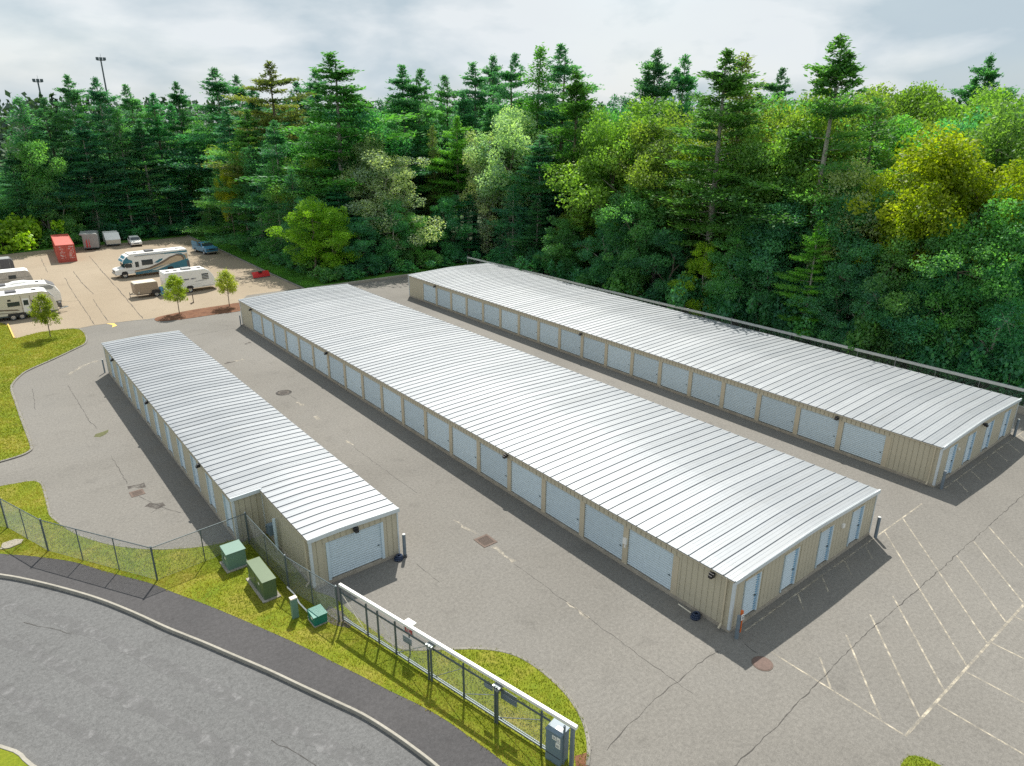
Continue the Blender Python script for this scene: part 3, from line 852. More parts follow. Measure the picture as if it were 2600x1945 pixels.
# ------------------------------------------------------------------ bollards and things along the walls
BOL_ME = {}
def bollard(x, y, h, label, r=0.085):
    t = thing('bollard', label, 'bollard', (x, y, 0), group='steel bollards guarding building corners')
    MB().tube((0, 0, -0.02), (0, 0, h), r, 14).build('post', M['grey_post'], t, smooth=False)
    MB().tube((0, 0, h), (0, 0, h + 0.035), r * 0.95, 14, r1=r * 0.4).build('cap', M['white'], t)
    return t
bollard(34.98, 13.05, 1.25, 'grey bollard at the right front corner of the middle building')
bollard(43.35, 13.15, 1.2, 'grey bollard at the front corner of the building by the wood')
bollard(55.4, 13.2, 1.3, 'grey bollard at the far right corner of the building by the wood')
bollard(14.62, 26.95, 1.25, 'grey bollard beside the big door of the smallest building')
bollard(22.3, 73.95, 1.15, 'thin grey bollard at the far end of the middle building', 0.06)
bollard(8.15, 66.5, 1.2, 'pale bollard at the far end of the smallest building', 0.06)
t = thing('call_post', 'grey post with an orange stake and a white notice by the middle building', 'call post', (22.62, 13.0, 0))
MB().tube((0, 0, 0), (0, 0, 1.15), 0.085, 14).build('post', M['grey_post'], t)
MB().box(0.12, 0.2, -0.06, 0.04, 0.25, 1.35).build('orange_stake', M['orange'], t)
sg = MB().box(-0.02, 0.16, -0.125, -0.105, 0.98, 1.26).build('notice', M['white'], t)
MB().box(0.01, 0.13, -0.128, -0.1255, 1.18, 1.21).box(0.02, 0.06, -0.128, -0.1255, 1.03, 1.14).box(0.09, 0.12, -0.128, -0.1255, 1.03, 1.13).build('print', M['navy'], sg)
def tarp(x, y, label, s=1.0):
    """a coil of dark hose: three slumped turns"""
    t = thing('hose_coil', label, 'hose', (x, y, 0), group='dark hose coils lying at building corners')
    mb = MB()
    for k, (rr, z) in enumerate(((0.2, 0.05), (0.18, 0.13), (0.14, 0.2))):
        n = 14
        P = [(rr * s * math.cos(2 * math.pi * i / n) + 0.02 * k, rr * s * 0.85 * math.sin(2 * math.pi * i / n), z * s) for i in range(n + 1)]
        mb.path(P, 0.05 * s, 6)
    mb.build('coil', M['navy'], t)
    MB().path([(0.19 * s, 0, 0.06), (0.4, -0.1, 0.05), (0.5, 0.05, 0.05)], 0.03, 6).build('hose_end', M['black'], t)
tarp(22.3, 14.9, 'dark blue hose coil against the side of the middle building')
tarp(14.2, 26.85, 'dark hose coil by the large door of the smallest building')
tag(MB().path([(0, 0, 0.03), (0.05, 0.75, 0.03)], 0.03, 8).build('loose_pipe', M['cream'], loc=(22.38, 15.2, 0)), 'short white pipe lying on the ground along the middle building', 'pipe')

# ------------------------------------------------------------------ utility boxes
def util_box(name, label, x0, x1, y0, y1, h, mat, pad=0.12, lid=0.03, split=True):
    cx, cy = (x0 + x1) / 2, (y0 + y1) / 2
    w, d = (x1 - x0) / 2, (y1 - y0) / 2
    t = thing(name, label, 'utility box', (cx, cy, 0.03))
    if pad: MB().box(-w - pad, w + pad, -d - pad, d + pad, -0.1, 0.06).build('pad', M['concrete'], t, bevel=0.01)
    b = MB().box(-w, w, -d, d, 0.06, h - 0.06)
    b.build('cabinet', mat, t, bevel=0.012)
    MB().add([(-w - lid, -d - lid, h - 0.07), (w + lid, -d - lid, h - 0.07), (w + lid, d + lid, h - 0.07), (-w - lid, d + lid, h - 0.07), (-w - lid, -d - lid, h - 0.03), (w + lid, -d - lid, h - 0.03), (w + lid * .4, d + lid * .4, h), (-w - lid * .4, d + lid * .4, h)],
             [(3, 2, 1, 0), (4, 5, 6, 7), (0, 1, 5, 4), (1, 2, 6, 5), (2, 3, 7, 6), (3, 0, 4, 7)]).build('lid', mat, t, bevel=0.008)
    MB().box(-w - 0.004, -w, -d * .5, -d * .5 + .16, h * .55, h * .55 + .12).build('warning_label', M['white'], t)
    for zz_ in (.2, .75): MB().box(-w - .02, -w, d - .06, d - .02, h * zz_, h * zz_ + .1).build('hinge', M['steel'], t)
    if split:
        MB().box(-w - 0.006, -w, -0.008, 0.008, 0.1, h - 0.1).build('door_seam', M['black'], t)
        MB().box(-w - 0.03, -w, 0.05, 0.09, h * 0.5, h * 0.5 + 0.14).build('handle', M['steel'], t)
    return t
util_box('transformer_box', 'pale green cube shaped utility box nearest the notched corner', 7.2, 8.1, 30.98, 31.9, 1.0, M['green_a'])
util_box('transformer_box', 'long dark green utility box in the middle of the grass strip', 7.76, 8.36, 27.7, 29.75, 1.05, M['green_b'])
util_box('utility_box', 'small teal green utility box low on the grass by the gate', 8.8, 9.4, 24.62, 25.3, 0.55, M['green_c'], pad=0.02, split=False)
t = thing('pedestal_box', 'slim sage green pedestal with a pale cap standing on the grass', 'pedestal', (8.42, 25.8, 0.03))
MB().prism([(-0.14, -0.1), (0.14, -0.1), (0.14, 0.1), (-0.14, 0.1)], -0.05, 1.0, 'z').build('body', M['green_a'], t, bevel=0.02)
MB().prism([(-0.155, -0.115), (0.155, -0.115), (0.155, 0.115), (-0.155, 0.115)], 1.0, 1.07, 'z').build('cap', M['cream'], t, bevel=0.015)
tag(MB().path([(8.87, 27.8, 0.25), (8.92, 27.1, 0.25), (8.87, 26.44, 0.2), (8.95, 25.5, 0.15)], 0.035, 8).build('conduit_rail', M['white']), 'white conduit rail running low between the green boxes', 'pipe')
st = MB()
st.prism([(-0.5, -0.3), (-0.1, -0.45), (0.4, -0.3), (0.55, 0.05), (0.2, 0.35), (-0.35, 0.3)], 0, 0.06, 'z')
tag(st.build('flat_stone', M['light_streak'], loc=(-0.81, 40.3, 0.03), bevel=0.03), 'flat pale stone in the grass beside the sidewalk', 'stone')

# ------------------------------------------------------------------ chain link
def chainlink(mb, p, q, z0, z1, step=0.085, r=0.0036):
    p, q = Vector((p[0], p[1], 0)), Vector((q[0], q[1], 0))
    L = (q - p).length; d = (q - p) / L
    h = z1 - z0
    n = int((L + h) / step)
    nrm = Vector((-d.y, d.x, 0))
    for s in (1, -1):
        for i in range(n):
            a = -h + i * step
            s0, s1 = a, a + h
            ta = max(0, -s0 / h) if s0 < 0 else 0.0
            tb = min(1, (L - s0) / h) if s1 > L else 1.0
            if tb - ta < 0.01: continue
            P = p + d * (s0 + h * ta) + Vector((0, 0, z0 + h * (ta if s > 0 else 1 - ta)))
            Q = p + d * (s0 + h * tb) + Vector((0, 0, z0 + h * (tb if s > 0 else 1 - tb)))
            mb.tube(P + nrm * 0.003 * s, Q + nrm * 0.003 * s, r, 3, cap=False)
    return mb

def fence(name, label, pts, h, post_gap, mat, corner_r=0.045, z=0.03, posts=None):
    t = thing(name, label, 'fence', (0, 0, 0))
    mesh = MB()
    for i, (a, b) in enumerate(zip(pts[:-1], pts[1:])):
        a2, b2 = Vector(a), Vector(b)
        L = (b2 - a2).length
        k = max(1, round(L / post_gap))
        MB().tube((*a, z + h), (*b, z + h), 0.022, 8).build('top_rail', mat, t)
        for j in range(1, k):
            p = a2.lerp(b2, j / k)
            MB().tube((*p, -0.1), (*p, z + h + 0.02), 0.026, 8).build('post', mat, t)
        chainlink(mesh, a, b, z + 0.03, z + h)
        MB().tube((*a, z + 0.04), (*b, z + 0.04), 0.006, 4).build('tension_wire', mat, t)
    for p in pts:
        MB().tube((*p, -0.1), (*p, z + h + 0.06), corner_r, 10).build('terminal_post', mat, t)
        MB().tube((*p, z + h + 0.06), (*p, z + h + 0.11), corner_r * 1.15, 10, r1=corner_r * 0.4).build('post_cap', M['steel'], t)
    mesh.build('chain_link_mesh', M['steel'], t)
    return t
fence('chain_link_fence', 'grey chain link fence bending along the sidewalk round the utility boxes', [(-10.0, 53.5), (-4.5, 46.8), (-0.8, 42.25), (0.6, 38.4), (4.32, 32.4), (8.82, 32.75), (8.97, 27.9), (9.8, 24.35)], 1.80, 2.35, M['dark_steel'])
fence('chain_link_fence', 'long steel wire fence between the last storage building and the wood', [(58.55, 84.0), (59.15, 66), (59.25, 58), (59.65, 49), (60.15, 40), (60.6, 24), (60.8, 8)], 1.75, 3.0, M['steel'], z=0.1)

rf = bpy.data.objects['chain_link_fence.001']
for a, b in zip([(58.55, 84.0), (59.15, 66), (59.25, 58), (59.65, 49), (60.15, 40), (60.6, 24)], [(59.15, 66), (59.25, 58), (59.65, 49), (60.15, 40), (60.6, 24), (60.8, 8)]):
    d_ = (Vector(b) - Vector(a)); n_ = Vector((-d_.y, d_.x)).normalized() * 0.03
    mb = MB(); P_ = [Vector(a) + n_, Vector(b) + n_, Vector(b) - n_, Vector(a) - n_]
    mb.add([(p.x, p.y, z) for z in (1.62, 1.84) for p in P_], [(3, 2, 1, 0), (4, 5, 6, 7), (0, 1, 5, 4), (1, 2, 6, 5), (2, 3, 7, 6), (3, 0, 4, 7)])
    mb.build('top_band', M['guard'], rf)
# sliding gate
GA, GB = Vector((10.02, 24.28)), Vector((12.74, 12.62))
gd = (GB - GA).normalized(); gl_ = (GB - GA).length
t = thing('sliding_gate', 'sliding chain link gate under a long white top beam', 'gate', (GA.x, GA.y, 0.03), math.atan2(gd.y, gd.x))
MB().box(-0.15, gl_ + 0.1, -0.03, 0.10, 1.73, 1.86).build('top_beam', M['white'], t, bevel=0.012)
MB().box(0, gl_ - 0.9, -0.09, -0.04, 1.5, 1.55).build('upper_rail', M['dark_steel'], t)
MB().box(0, gl_ - 0.9, -0.09, -0.04, 0.1, 0.16).build('bottom_rail', M['dark_steel'], t)
MB().box(0, gl_ - 0.9, -0.09, -0.05, 0.24, 0.27).build('bottom_rail', M['dark_steel'], t)
for s in (0.0, 1.65, 2.35, 3.4, 7.1, 10.7):
    MB().box(s - 0.03, s + 0.03, -0.09, -0.03, 0.05, 1.72).build('gate_stile', M['dark_steel'], t)
for s in (5.35, 5.5, 8.72, 8.82):
    MB().tube((s, -0.16, -0.1), (s, -0.16, 1.72), 0.045, 10).build('guide_post', M['dark_steel'], t)
for (a, b) in (((0.05, 1.5), (1.6, 0.15)), ((2.4, 1.5), (3.35, 0.15)), ((3.45, 0.2), (5.2, 1.5)), ((5.55, 0.2), (7.05, 1.45)), ((7.15, 0.3), (8.7, 1.2)), ((8.85, 0.25), (10.65, 1.3))):
    MB().tube((a[0], -0.065, a[1]), (b[0], -0.065, b[1]), 0.016, 6).build('brace', M['cream'] if a[0] < 3 else M['steel'], t)
for s in (5.42, 8.77):
    MB().box(s - .16, s + .16, -.2, .12, 1.6, 1.7).tube((s - .1, -.14, 1.55), (s + .1, -.14, 1.55), .07, 10).build('roller_bracket', M['steel'], t)
mesh = MB(); chainlink(mesh, (0, -0.065), (gl_ - 0.9, -0.065), 0.14, 1.72); mesh.build('chain_link_mesh', M['steel'], t)
MB().box(gl_ - 0.12, gl_ + 0.0, -0.02, 0.09, -0.1, 1.72).build('end_column', M['grey_post'], t)
MB().box(gl_ - 0.34, gl_ - 0.28, -0.12, -0.06, -0.1, 1.72).build('end_column', M['grey_post'], t)
GR = math.atan2(gd.y, gd.x)
def gpt(s, off, z=0.03):
    n = Vector((-gd.y, gd.x))
    p = GA + gd * s + n * off
    return (p.x, p.y, z)
# signs hanging on the gate
t = thing('warning_sign', 'red and white warning sign with a white hood behind the gate beam', 'sign', gpt(3.75, 0.35), GR)
MB().tube((0.0, 0, -0.1), (0.0, 0, 1.2), 0.03, 8).build('post', M['dark_steel'], t)
MB().box(-0.27, 0.27, -0.03, 0.0, 1.05, 1.5).build('board', M['white'], t)
MB().box(-0.2, 0.24, -0.036, -0.031, 1.1, 1.4).build('red_field', M['plow_red'], t)
MB().box(-0.12, 0.05, -0.041, -0.037, 1.2, 1.23).box(-0.12, 0.1, -0.041, -0.037, 1.28, 1.31).box(-0.05, 0.14, -0.041, -0.037, 1.13, 1.155).build('lettering', M['white'], t)
MB().box(-0.24, 0.24, 0.0, 0.22, 1.5, 1.56).build('hood', M['white'], t)
def plate(s, off, w, h, z, label):
    t = thing('sign_plate', label, 'sign', gpt(s, off), GR)
    MB().box(-w / 2, w / 2, -0.006, 0.006, z, z + h).build('plate', M['cabinet_blue'], t)
    MB().box(-w / 2 + .06, w / 2 - .06, -0.012, -0.007, z + h - 0.04, z + h - 0.02).build('clamp', M['steel'], t)
plate(9.2, 0.02, 0.72, 0.45, 1.08, 'grey blue sign plate hung behind the gate near its control cabinet')
plate(8.25, 0.02, 0.4, 0.3, 1.15, 'smaller grey plate hung on the gate left of the larger one')
plate(4.0, 0.02, 0.5, 0.32, 0.9, 'small grey plate hung on the gate below the red warning sign')
t = thing('gate_operator', 'grey blue gate control cabinet with white notices at the gate end', 'cabinet', gpt(gl_ - 0.62, -0.02), GR)
MB().box(-0.32, 0.3, -0.25, 0.25, -0.1, 1.32).build('cabinet', M['cabinet_blue'], t, bevel=0.015)
MB().box(-0.34, 0.32, -0.27, 0.27, 1.325, 1.38).build('lid', M['cabinet_blue'], t, bevel=0.01)
MB().box(-0.32, 0.3, -0.262, -0.252, 0.35, 0.37).build('panel_seam', M['black'], t)
for (a, b, z0, z1) in ((-0.05, 0.12, 1.08, 1.25), (0.14, 0.28, 1.05, 1.27), (0.1, 0.28, 0.8, 1.02)):
    o = MB().box(a, b, -0.258, -0.253, z0, z1).build('notice', M['white'], t)
    MB().box(a + .03, b - .03, -0.261, -0.2585, z0 + .05, z0 + .07).box(a + .03, b - .05, -0.261, -0.2585, z0 + .1, z0 + .12).build('print', M['navy'], o)
MB().box(-0.05, 0.2, -0.1, 0.08, 1.382, 1.387).build('notice', M['white'], t)

# ------------------------------------------------------------------ vehicles
TYRE = {}
def wheel(t, x, y, r, w, side=-1):
    """side -1: the outer face looks to -y"""
    key = (round(r, 3), round(w, 3))
    if key not in TYRE:
        mb = MB(); n = 22
        pr = [(r * .62, 0), (r * .95, 0), (r, w * .2), (r, w * .8), (r * .95, w), (r * .62, w)]
        vs = [(a * math.cos(2 * math.pi * i / n), b, a * math.sin(2 * math.pi * i / n)) for i in range(n) for a, b in pr]
        k = len(pr)
        mb.add(vs, [(i * k + j, i * k + (j + 1) % k, ((i + 1) % n) * k + (j + 1) % k, ((i + 1) % n) * k + j) for i in range(n) for j in range(k)])
        rm = MB()
        pr2 = [(0.0, w * .12), (r * .25, w * .1), (r * .3, w * .22), (r * .55, w * .22), (r * .63, w * .06)]
        vs = [(a * math.cos(2 * math.pi * i / n), b, a * math.sin(2 * math.pi * i / n)) for i in range(n) for a, b in pr2]
        k = len(pr2)
        rm.add(vs, [(i * k + j, i * k + j + 1, ((i + 1) % n) * k + j + 1, ((i + 1) % n) * k + j) for i in range(n) for j in range(k - 1)])
        TYRE[key] = (mb.mesh('wheel', M['rubber']), rm.mesh('rim', M['chrome']))
    o = link('wheel', TYRE[key][0], t, (x, y, r), 0 if side < 0 else math.pi)
    link('rim', TYRE[key][1], o)
    return o
def decal(t, name, pts, mat, y=-0.004):
    """flat print on the side that looks to -y"""
    return MB().prism(pts, y - 0.004, y, 'y').build(name, mat, t)
def window(t, x0, x1, z0, z1, y=-0.004, name='window', r=0.05):
    pts = [(x0 + r, z0), (x1 - r, z0), (x1, z0 + r), (x1, z1 - r), (x1 - r, z1), (x0 + r, z1), (x0, z1 - r), (x0, z0 + r)]
    o = MB().prism(pts, y - 0.012, y, 'y').build(name, M['glass'], t)
    fr = MB()
    fr.box(x0 - .03, x1 + .03, y - 0.016, y + 0.002, z1 - 0.002, z1 + .03).box(x0 - .03, x1 + .03, y - 0.016, y + 0.002, z0 - .03, z0 + .002)
    fr.build('frame', M['black'], o)
    return o

# red shipping container
CA = R(-4.2)
t = thing('shipping_container', 'rust red shipping container with its white lettered doors facing forward', 'container', (12.37, 125.0, 0), CA)
CL, CW, CH = 12.19, 2.44, 2.6
def corrug(L, step, dep):
    pts, x = [], 0.12
    while x < L - 0.12 - step:
        pts += [(x, 0), (x + step * .3, 0), (x + step * .5, dep), (x + step * .8, dep)]
        x += step
    pts.append((x, 0)); pts.append((L - 0.12, 0))
    return pts
pr = corrug(CL, 0.28, 0.04)
for nm, xx, sgn in (('side_wall', 0.02, 1), ('side_wall', CW - 0.02, -1)):
    vs = [(xx + sgn * d, a, z) for z in (0.16, CH - 0.1) for a, d in pr]
    k = len(pr)
    MB().add(vs, [(i, i + 1, k + i + 1, k + i) for i in range(k - 1)]).build(nm, M['red'], t)
vs = [(x, a, CH - 0.035 - d * .5) for x in (0.06, CW - 0.06) for a, d in pr]
MB().add(vs, [(i, i + 1, k + i + 1, k + i) for i in range(k - 1)]).build('roof', M['red'], t)
fr = MB()
for x in (0, CW - 0.1):
    for y in (0, CL - 0.1): fr.box(x, x + .1, y, y + .1, 0, CH)
    fr.box(x, x + .1, .1, CL - .1, 0, 0.17).box(x, x + .1, .1, CL - .1, CH - 0.11, CH)
for y in (0, CL - 0.1): fr.box(.1, CW - .1, y, y + .1, 0, 0.17).box(.1, CW - .1, y, y + .1, CH - 0.11, CH)
fr.build('frame', M['red'], t)
MB().box(.1, CW - .1, CL - 0.08, CL - 0.03, .17, CH - .11).build('end_wall', M['red'], t)
for q in range(2):
    a = 0.105 + q * (CW / 2 - 0.1)
    d = MB().box(a, a + CW / 2 - 0.12, 0.03, 0.08, .18, CH - .12).build('door', M['red'], t)
    MB().path([(a + 0.28, 0.0, .1), (a + 0.28, 0.0, CH - .05)], 0.02, 6).path([(a + 0.85, 0.0, .1), (a + 0.85, 0.0, CH - .05)], 0.02, 6).build('lock_rod', M['red'], d)
    MB().box(a + 0.28, a + 0.6, -0.03, -0.005, 1.0, 1.05).build('handle', M['white'], d)
    lm = MB()
    rr = random.Random(q + 3)
    for row in range(7):
        z = 2.2 - row * 0.27
        x = a + 0.32
        while x < a + 0.95:
            cw = rr.uniform(0.05, 0.11); chh = rr.uniform(0.09, 0.15)
            typ = rr.randint(0, 3)
            if typ == 0: lm.box(x, x + .025, 0.024, 0.029, z, z + chh).box(x, x + cw, 0.024, 0.0285, z + chh, z + chh + .025)
            elif typ == 1: lm.box(x, x + cw, 0.024, 0.029, z, z + .03).box(x + cw - .025, x + cw, 0.024, 0.0285, z + .03, z + chh)
            elif typ == 2: lm.box(x, x + .025, 0.024, 0.029, z, z + chh + .02).box(x + cw - .02, x + cw, 0.024, 0.029, z, z + chh + .02).box(x + .025, x + cw - .02, 0.024, 0.0285, z + chh * .5, z + chh * .5 + .025)
            x += cw + 0.05
    lm.build('lettering', M['white'], d)

# grey box trailer with a rounded roof edge and a red stripe
t = thing('box_trailer', 'grey box trailer with rounded roof and a red stripe beside the container', 'trailer', (17.25, 134.4, 0), R(-12))
arc = [(1.85 + 0.35 * math.sin(a), 2.3 + 0.35 * math.cos(a)) for a in [math.pi * .5 * i / 6 for i in range(7)]]
prof = [(0.0, 0.45)] + [(0.0, 2.45), (-0.35, 2.55), (-0.35, 2.65)] + arc + [(2.2, 0.45)]
MB().prism(prof, 0, 4.2, 'y').build('body', M['grey_metal'], t)
rib = MB().box(-0.012, 0.012, -0.02, 0.0, 0.5, 2.3)
me = rib.mesh('rib', M['steel'])
for i in range(12): link('rib', me, t, (0.1 + i * 0.182, 0, 0))
for a, b in ((0.35, 0.62), (0.75, 0.95)):
    MB().prism([(a, .5), (b, .5), (b - .04, 1.9), (a + .05, 1.5)], -0.008, -0.002, 'y').build('red_stripe', M['plow_red'], t)
MB().box(-0.02, 2.2, -0.06, 0.0, .32, .46).build('bumper', M['dark_steel'], t)
for yy in (1.6, 2.4):
    for xx, sd_ in ((-0.02, 1), (2.22, 1)):
        o = wheel(t, xx, yy, 0.33, 0.2); o.rotation_euler = (0, 0, -math.pi / 2 if xx < 1 else math.pi / 2)

# white camper with sloped nose
t = thing('camper_trailer', 'small white camper trailer with a sloping front panel near the hedge', 'camper', (20.85, 136.2, 0), R(-4))
prof = [(0, .38), (0, 1.1), (1.5, 2.05), (3.6, 2.15), (4.1, 1.5), (4.1, .38)]
MB().prism(prof, 0, 2.2, 'x').build('body', M['white'], t, bevel=0.04)
MB().prism([(-0.012, .45), (-0.012, 1.05), (-0.002, 1.05), (-0.002, .45)], 0.05, 2.15, 'x').build('front_panel', M['cream'], t)
MB().add([(-0.04, -0.02, 1.12), (2.24, -0.02, 1.12), (2.24, 1.5, 2.085), (-0.04, 1.5, 2.085), (-0.04, -0.02, 1.14), (2.24, -0.02, 1.14), (2.24, 1.48, 2.11), (-0.04, 1.48, 2.11)], [(3, 2, 1, 0), (4, 5, 6, 7), (0, 1, 5, 4), (1, 2, 6, 5), (2, 3, 7, 6), (3, 0, 4, 7)]).build('sloped_panel', M['white'], t)
MB().box(0.0, 2.2, 0.0, 0.1, 0.28, 0.38).path([(0.4, 0, .33), (1.1, -1.0, .33), (1.8, 0, .33)], 0.04).build('drawbar', M['dark_steel'], t)
for xx in (-0.02, 2.22):
    o = wheel(t, xx, 2.3, 0.32, 0.2); o.rotation_euler = (0, 0, -math.pi / 2 if xx < 1 else math.pi / 2)

def car(name, label, cat, loc, rz, L, W, prof_low, prof_cab, paint_, win_polys, screen, extra=None, wheels=(0.85, 3.5), wr=0.32):
    """local: nose at x=0, tail at x=L, near side y=0; built from a lower body and a narrower cabin"""
    t = thing(name, label, cat, loc, rz)
    MB().prism(prof_low, 0.0, W, 'y').build('body', paint_, t, bevel=0.05)
    n = len(prof_cab); ins = 0.14
    zb = min(z for _, z in prof_cab)
    vs = []
    for yy, s in ((0, 1), (W, -1)):
        for x, z in prof_cab:
            k = ins * (z - zb) / max(0.01, max(q for _, q in prof_cab) - zb)
            vs.append((x, yy + s * (k + 0.03), z))
    MB().add(vs, [tuple(range(n - 1, -1, -1)), tuple(range(n, 2 * n))] + [(i, (i + 1) % n, n + (i + 1) % n, n + i) for i in range(n)]).build('cabin', paint_, t, bevel=0.03)
    for s in (0, 1):
        for wp in win_polys:
            vs = []
            for x, z in wp:
                k = ins * (z - zb) / (max(q for _, q in prof_cab) - zb) + 0.03
                vs.append((x, (k - 0.012) if s == 0 else (W - k + 0.012), z))
            MB().poly(vs).build('side_window', M['glass'], t)
    for (xa, za, xb, zb_) in screen:
        ka = ins * (za - zb) / (max(q for _, q in prof_cab) - zb) + 0.08
        kb = ins * (zb_ - zb) / (max(q for _, q in prof_cab) - zb) + 0.08
        nx_, nz_ = (zb_ - za), -(xb - xa)
        ln = math.hypot(nx_, nz_); nx_, nz_ = nx_ / ln * 0.014, nz_ / ln * 0.014
        if nz_ < 0: nx_, nz_ = -nx_, -nz_
        MB().poly([(xa + nx_, ka, za + nz_), (xa + nx_, W - ka, za + nz_), (xb + nx_, W - kb, zb_ + nz_), (xb + nx_, kb, zb_ + nz_)]).build('windscreen', M['glass'], t)
    for wx in wheels:
        wheel(t, wx, -0.02, wr, 0.22, -1); wheel(t, wx, W + 0.02, wr, 0.22, 1)
    for yy in (0.12, W - 0.42):
        MB().box(-0.02, 0.02, yy, yy + 0.3, prof_low[1][1] - 0.26, prof_low[1][1] - 0.1).build('headlight', M['chrome'], t)
    MB().box(-0.015, 0.02, 0.48, W - 0.48, prof_low[1][1] - 0.27, prof_low[1][1] - 0.09).build('grille', M['black'], t)
    MB().box(-0.1, 0.05, 0.05, W - 0.05, 0.34, 0.52).build('bumper', M['chrome'], t, bevel=0.03)
    MB().box(L - 0.05, L + 0.08, 0.05, W - 0.05, 0.36, 0.54).build('bumper', M['chrome'], t, bevel=0.03)
    for yy in (0.05, W - 0.2):
        MB().box(L - 0.02, L + 0.012, yy, yy + 0.15, 0.62, 0.85).build('taillight', M['taillight'], t)
    return t
car('parked_car', 'white hatchback car parked nose forward at the back of the lot', 'car', (24.0, 133.4, 0), R(86), 4.2, 1.7,
    [(0.0, .3), (0.0, .72), (0.15, .82), (1.1, .95), (4.05, .98), (4.2, .8), (4.2, .3)], [(0.95, .93), (1.7, 1.42), (3.2, 1.45), (3.95, .95)], M['white'],
    [[(1.25, .98), (1.8, 1.36), (2.35, 1.38), (2.35, .98)], [(2.45, .98), (2.45, 1.38), (3.15, 1.38), (3.6, .98)]], [(1.02, .98, 1.68, 1.39), (3.9, .99, 3.25, 1.42)], wheels=(0.8, 3.35))
bpy.data.objects['parked_car'].location = (25.8, 133.4, 0)
tk = car('pickup_truck', 'blue pickup truck parked facing forward beside the tree line', 'truck', (33.75, 118.4, 0), R(98), 5.2, 1.95,
    [(0.0, .38), (0.0, 1.02), (0.12, 1.1), (1.4, 1.18), (5.2, 1.2), (5.2, .42)], [(1.3, 1.15), (1.95, 1.72), (2.9, 1.75), (3.05, 1.17)], M['truck_blue'],
    [[(1.65, 1.2), (2.05, 1.64), (2.8, 1.66), (2.9, 1.2)]], [(1.37, 1.2, 1.93, 1.69)], wheels=(0.95, 4.1), wr=0.37)
MB().box(3.15, 5.15, 1.87, 1.97, 1.2, 1.75).box(3.15, 5.15, 0.0, 0.08, 1.2, 1.3).build('bed_side', M['truck_blue'], tk)
MB().box(3.2, 5.1, 0.12, 1.83, 1.201, 1.206).build('bed_floor', M['black'], tk)

# class C motorhome, nose to -x, near side y=0
t = thing('motorhome', 'large white motorhome with teal and tan swirls on its side', 'motorhome', (16.85, 106.9, 0), R(2.0))
ML, MW = 9.5, 2.45
MB().prism([(0.0, .5), (0.0, 1.05), (0.15, 1.2), (1.15, 1.35), (1.75, 1.95), (2.3, 2.0), (2.3, .5)], 0.15, MW - .15, 'y').build('cab', M['white'], t, bevel=0.05)
MB().prism([(2.25, .52), (2.25, 1.95), (1.25, 1.98), (0.95, 2.15), (1.15, 2.5), (1.6, 2.92), (2.2, 3.05), (ML - .1, 3.12), (ML, 2.95), (ML, .6)], 0, MW, 'y').build('coach_body', M['white'], t, bevel=0.04)
MB().box(2.0, ML - .1, .05, MW - .05, 3.10, 3.15).build('roof', M['white'], t)
MB().add([(1.13, .3, 1.37), (1.13, MW - .3, 1.37), (1.7, MW - .32, 1.92), (1.7, .32, 1.92)], [(0, 1, 2, 3)]).build('windscreen', M['glass'], t, (-0.02, 0, 0.02))
MB().add([(0.97, .3, 2.2), (0.97, MW - .3, 2.2), (1.5, MW - .32, 2.84), (1.5, .32, 2.84)], [(0, 1, 2, 3)]).build('nose_panel', M['teal'], t, (-0.03, 0, 0.03))
decal(t, 'nose_side', [(1.0, 2.0), (2.2, 2.0), (2.2, 2.3), (1.75, 2.55), (1.6, 2.85), (1.2, 2.5), (1.0, 2.2)], M['teal'])
o = window(t, 1.35, 2.1, 1.4, 1.85, 0.146, 'cab_window'); MB().box(1.2, 2.2, 0.135, 0.142, 0.95, 0.965).build('door_line', M['brown'], t)
decal(t, 'tan_field', [(2.3, .95), (3.4, .9), (5.5, 1.6), (7.2, 2.35), (9.4, 2.5), (9.4, 1.9), (8.0, 1.2), (5, .65), (2.3, .62)], M['tan'], -0.003)
decal(t, 'teal_band', [(2.3, .55), (2.3, .68), (4.2, .8), (5.6, 1.15), (7.2, 1.35), (8.9, 1.7), (9.45, 1.75), (9.45, .62)], M['teal'], -0.008)
decal(t, 'brown_swirl', [(2.4, .95), (4.2, 1.15), (5.9, 1.75), (7.0, 2.3), (8.0, 2.55), (8.75, 2.4), (8.95, 1.9), (8.75, 1.6), (8.7, 1.95), (8.45, 2.25), (7.9, 2.35), (7.1, 2.1), (6.1, 1.55), (4.4, .98), (2.4, .85)], M['brown'], -0.013)
decal(t, 'teal_swirl', [(7.6, 2.62), (8.6, 2.62), (9.1, 2.2), (9.15, 1.6), (8.95, 1.5), (9.0, 1.95), (8.8, 2.35), (8.3, 2.52)], M['teal'], -0.018)
decal(t, 'teal_stripe', [(5.0, 2.88), (9.4, 2.95), (9.4, 2.7), (6.6, 2.74)], M['teal'], -0.003)
decal(t, 'white_streak', [(4.4, .72), (6.4, 1.25), (7.0, 1.25), (5.2, .68)], M['cream'], -0.013)
decal(t, 'teal_feather', [(4.9, 1.7), (5.6, 2.1), (6.1, 2.2), (6.0, 1.95), (5.4, 1.65)], M['teal'], -0.008)
window(t, 3.35, 4.75, 1.55, 2.2, -0.02); window(t, 2.5, 2.95, 1.4, 2.05, -0.02)
MB().box(4.2, 5.3, .7, 1.7, 3.15, 3.38).build('roof_unit', M['dark_trailer'], t, bevel=0.05)
for x in (2.7, 6.6, 8.2): MB().box(x, x + .4, .8, 1.2, 3.15, 3.25).build('roof_vent', M['steel'], t, bevel=0.02)
for x in (1.05,): wheel(t, x, .12, .4, .24, -1); wheel(t, x, MW - .12, .4, .24, 1)
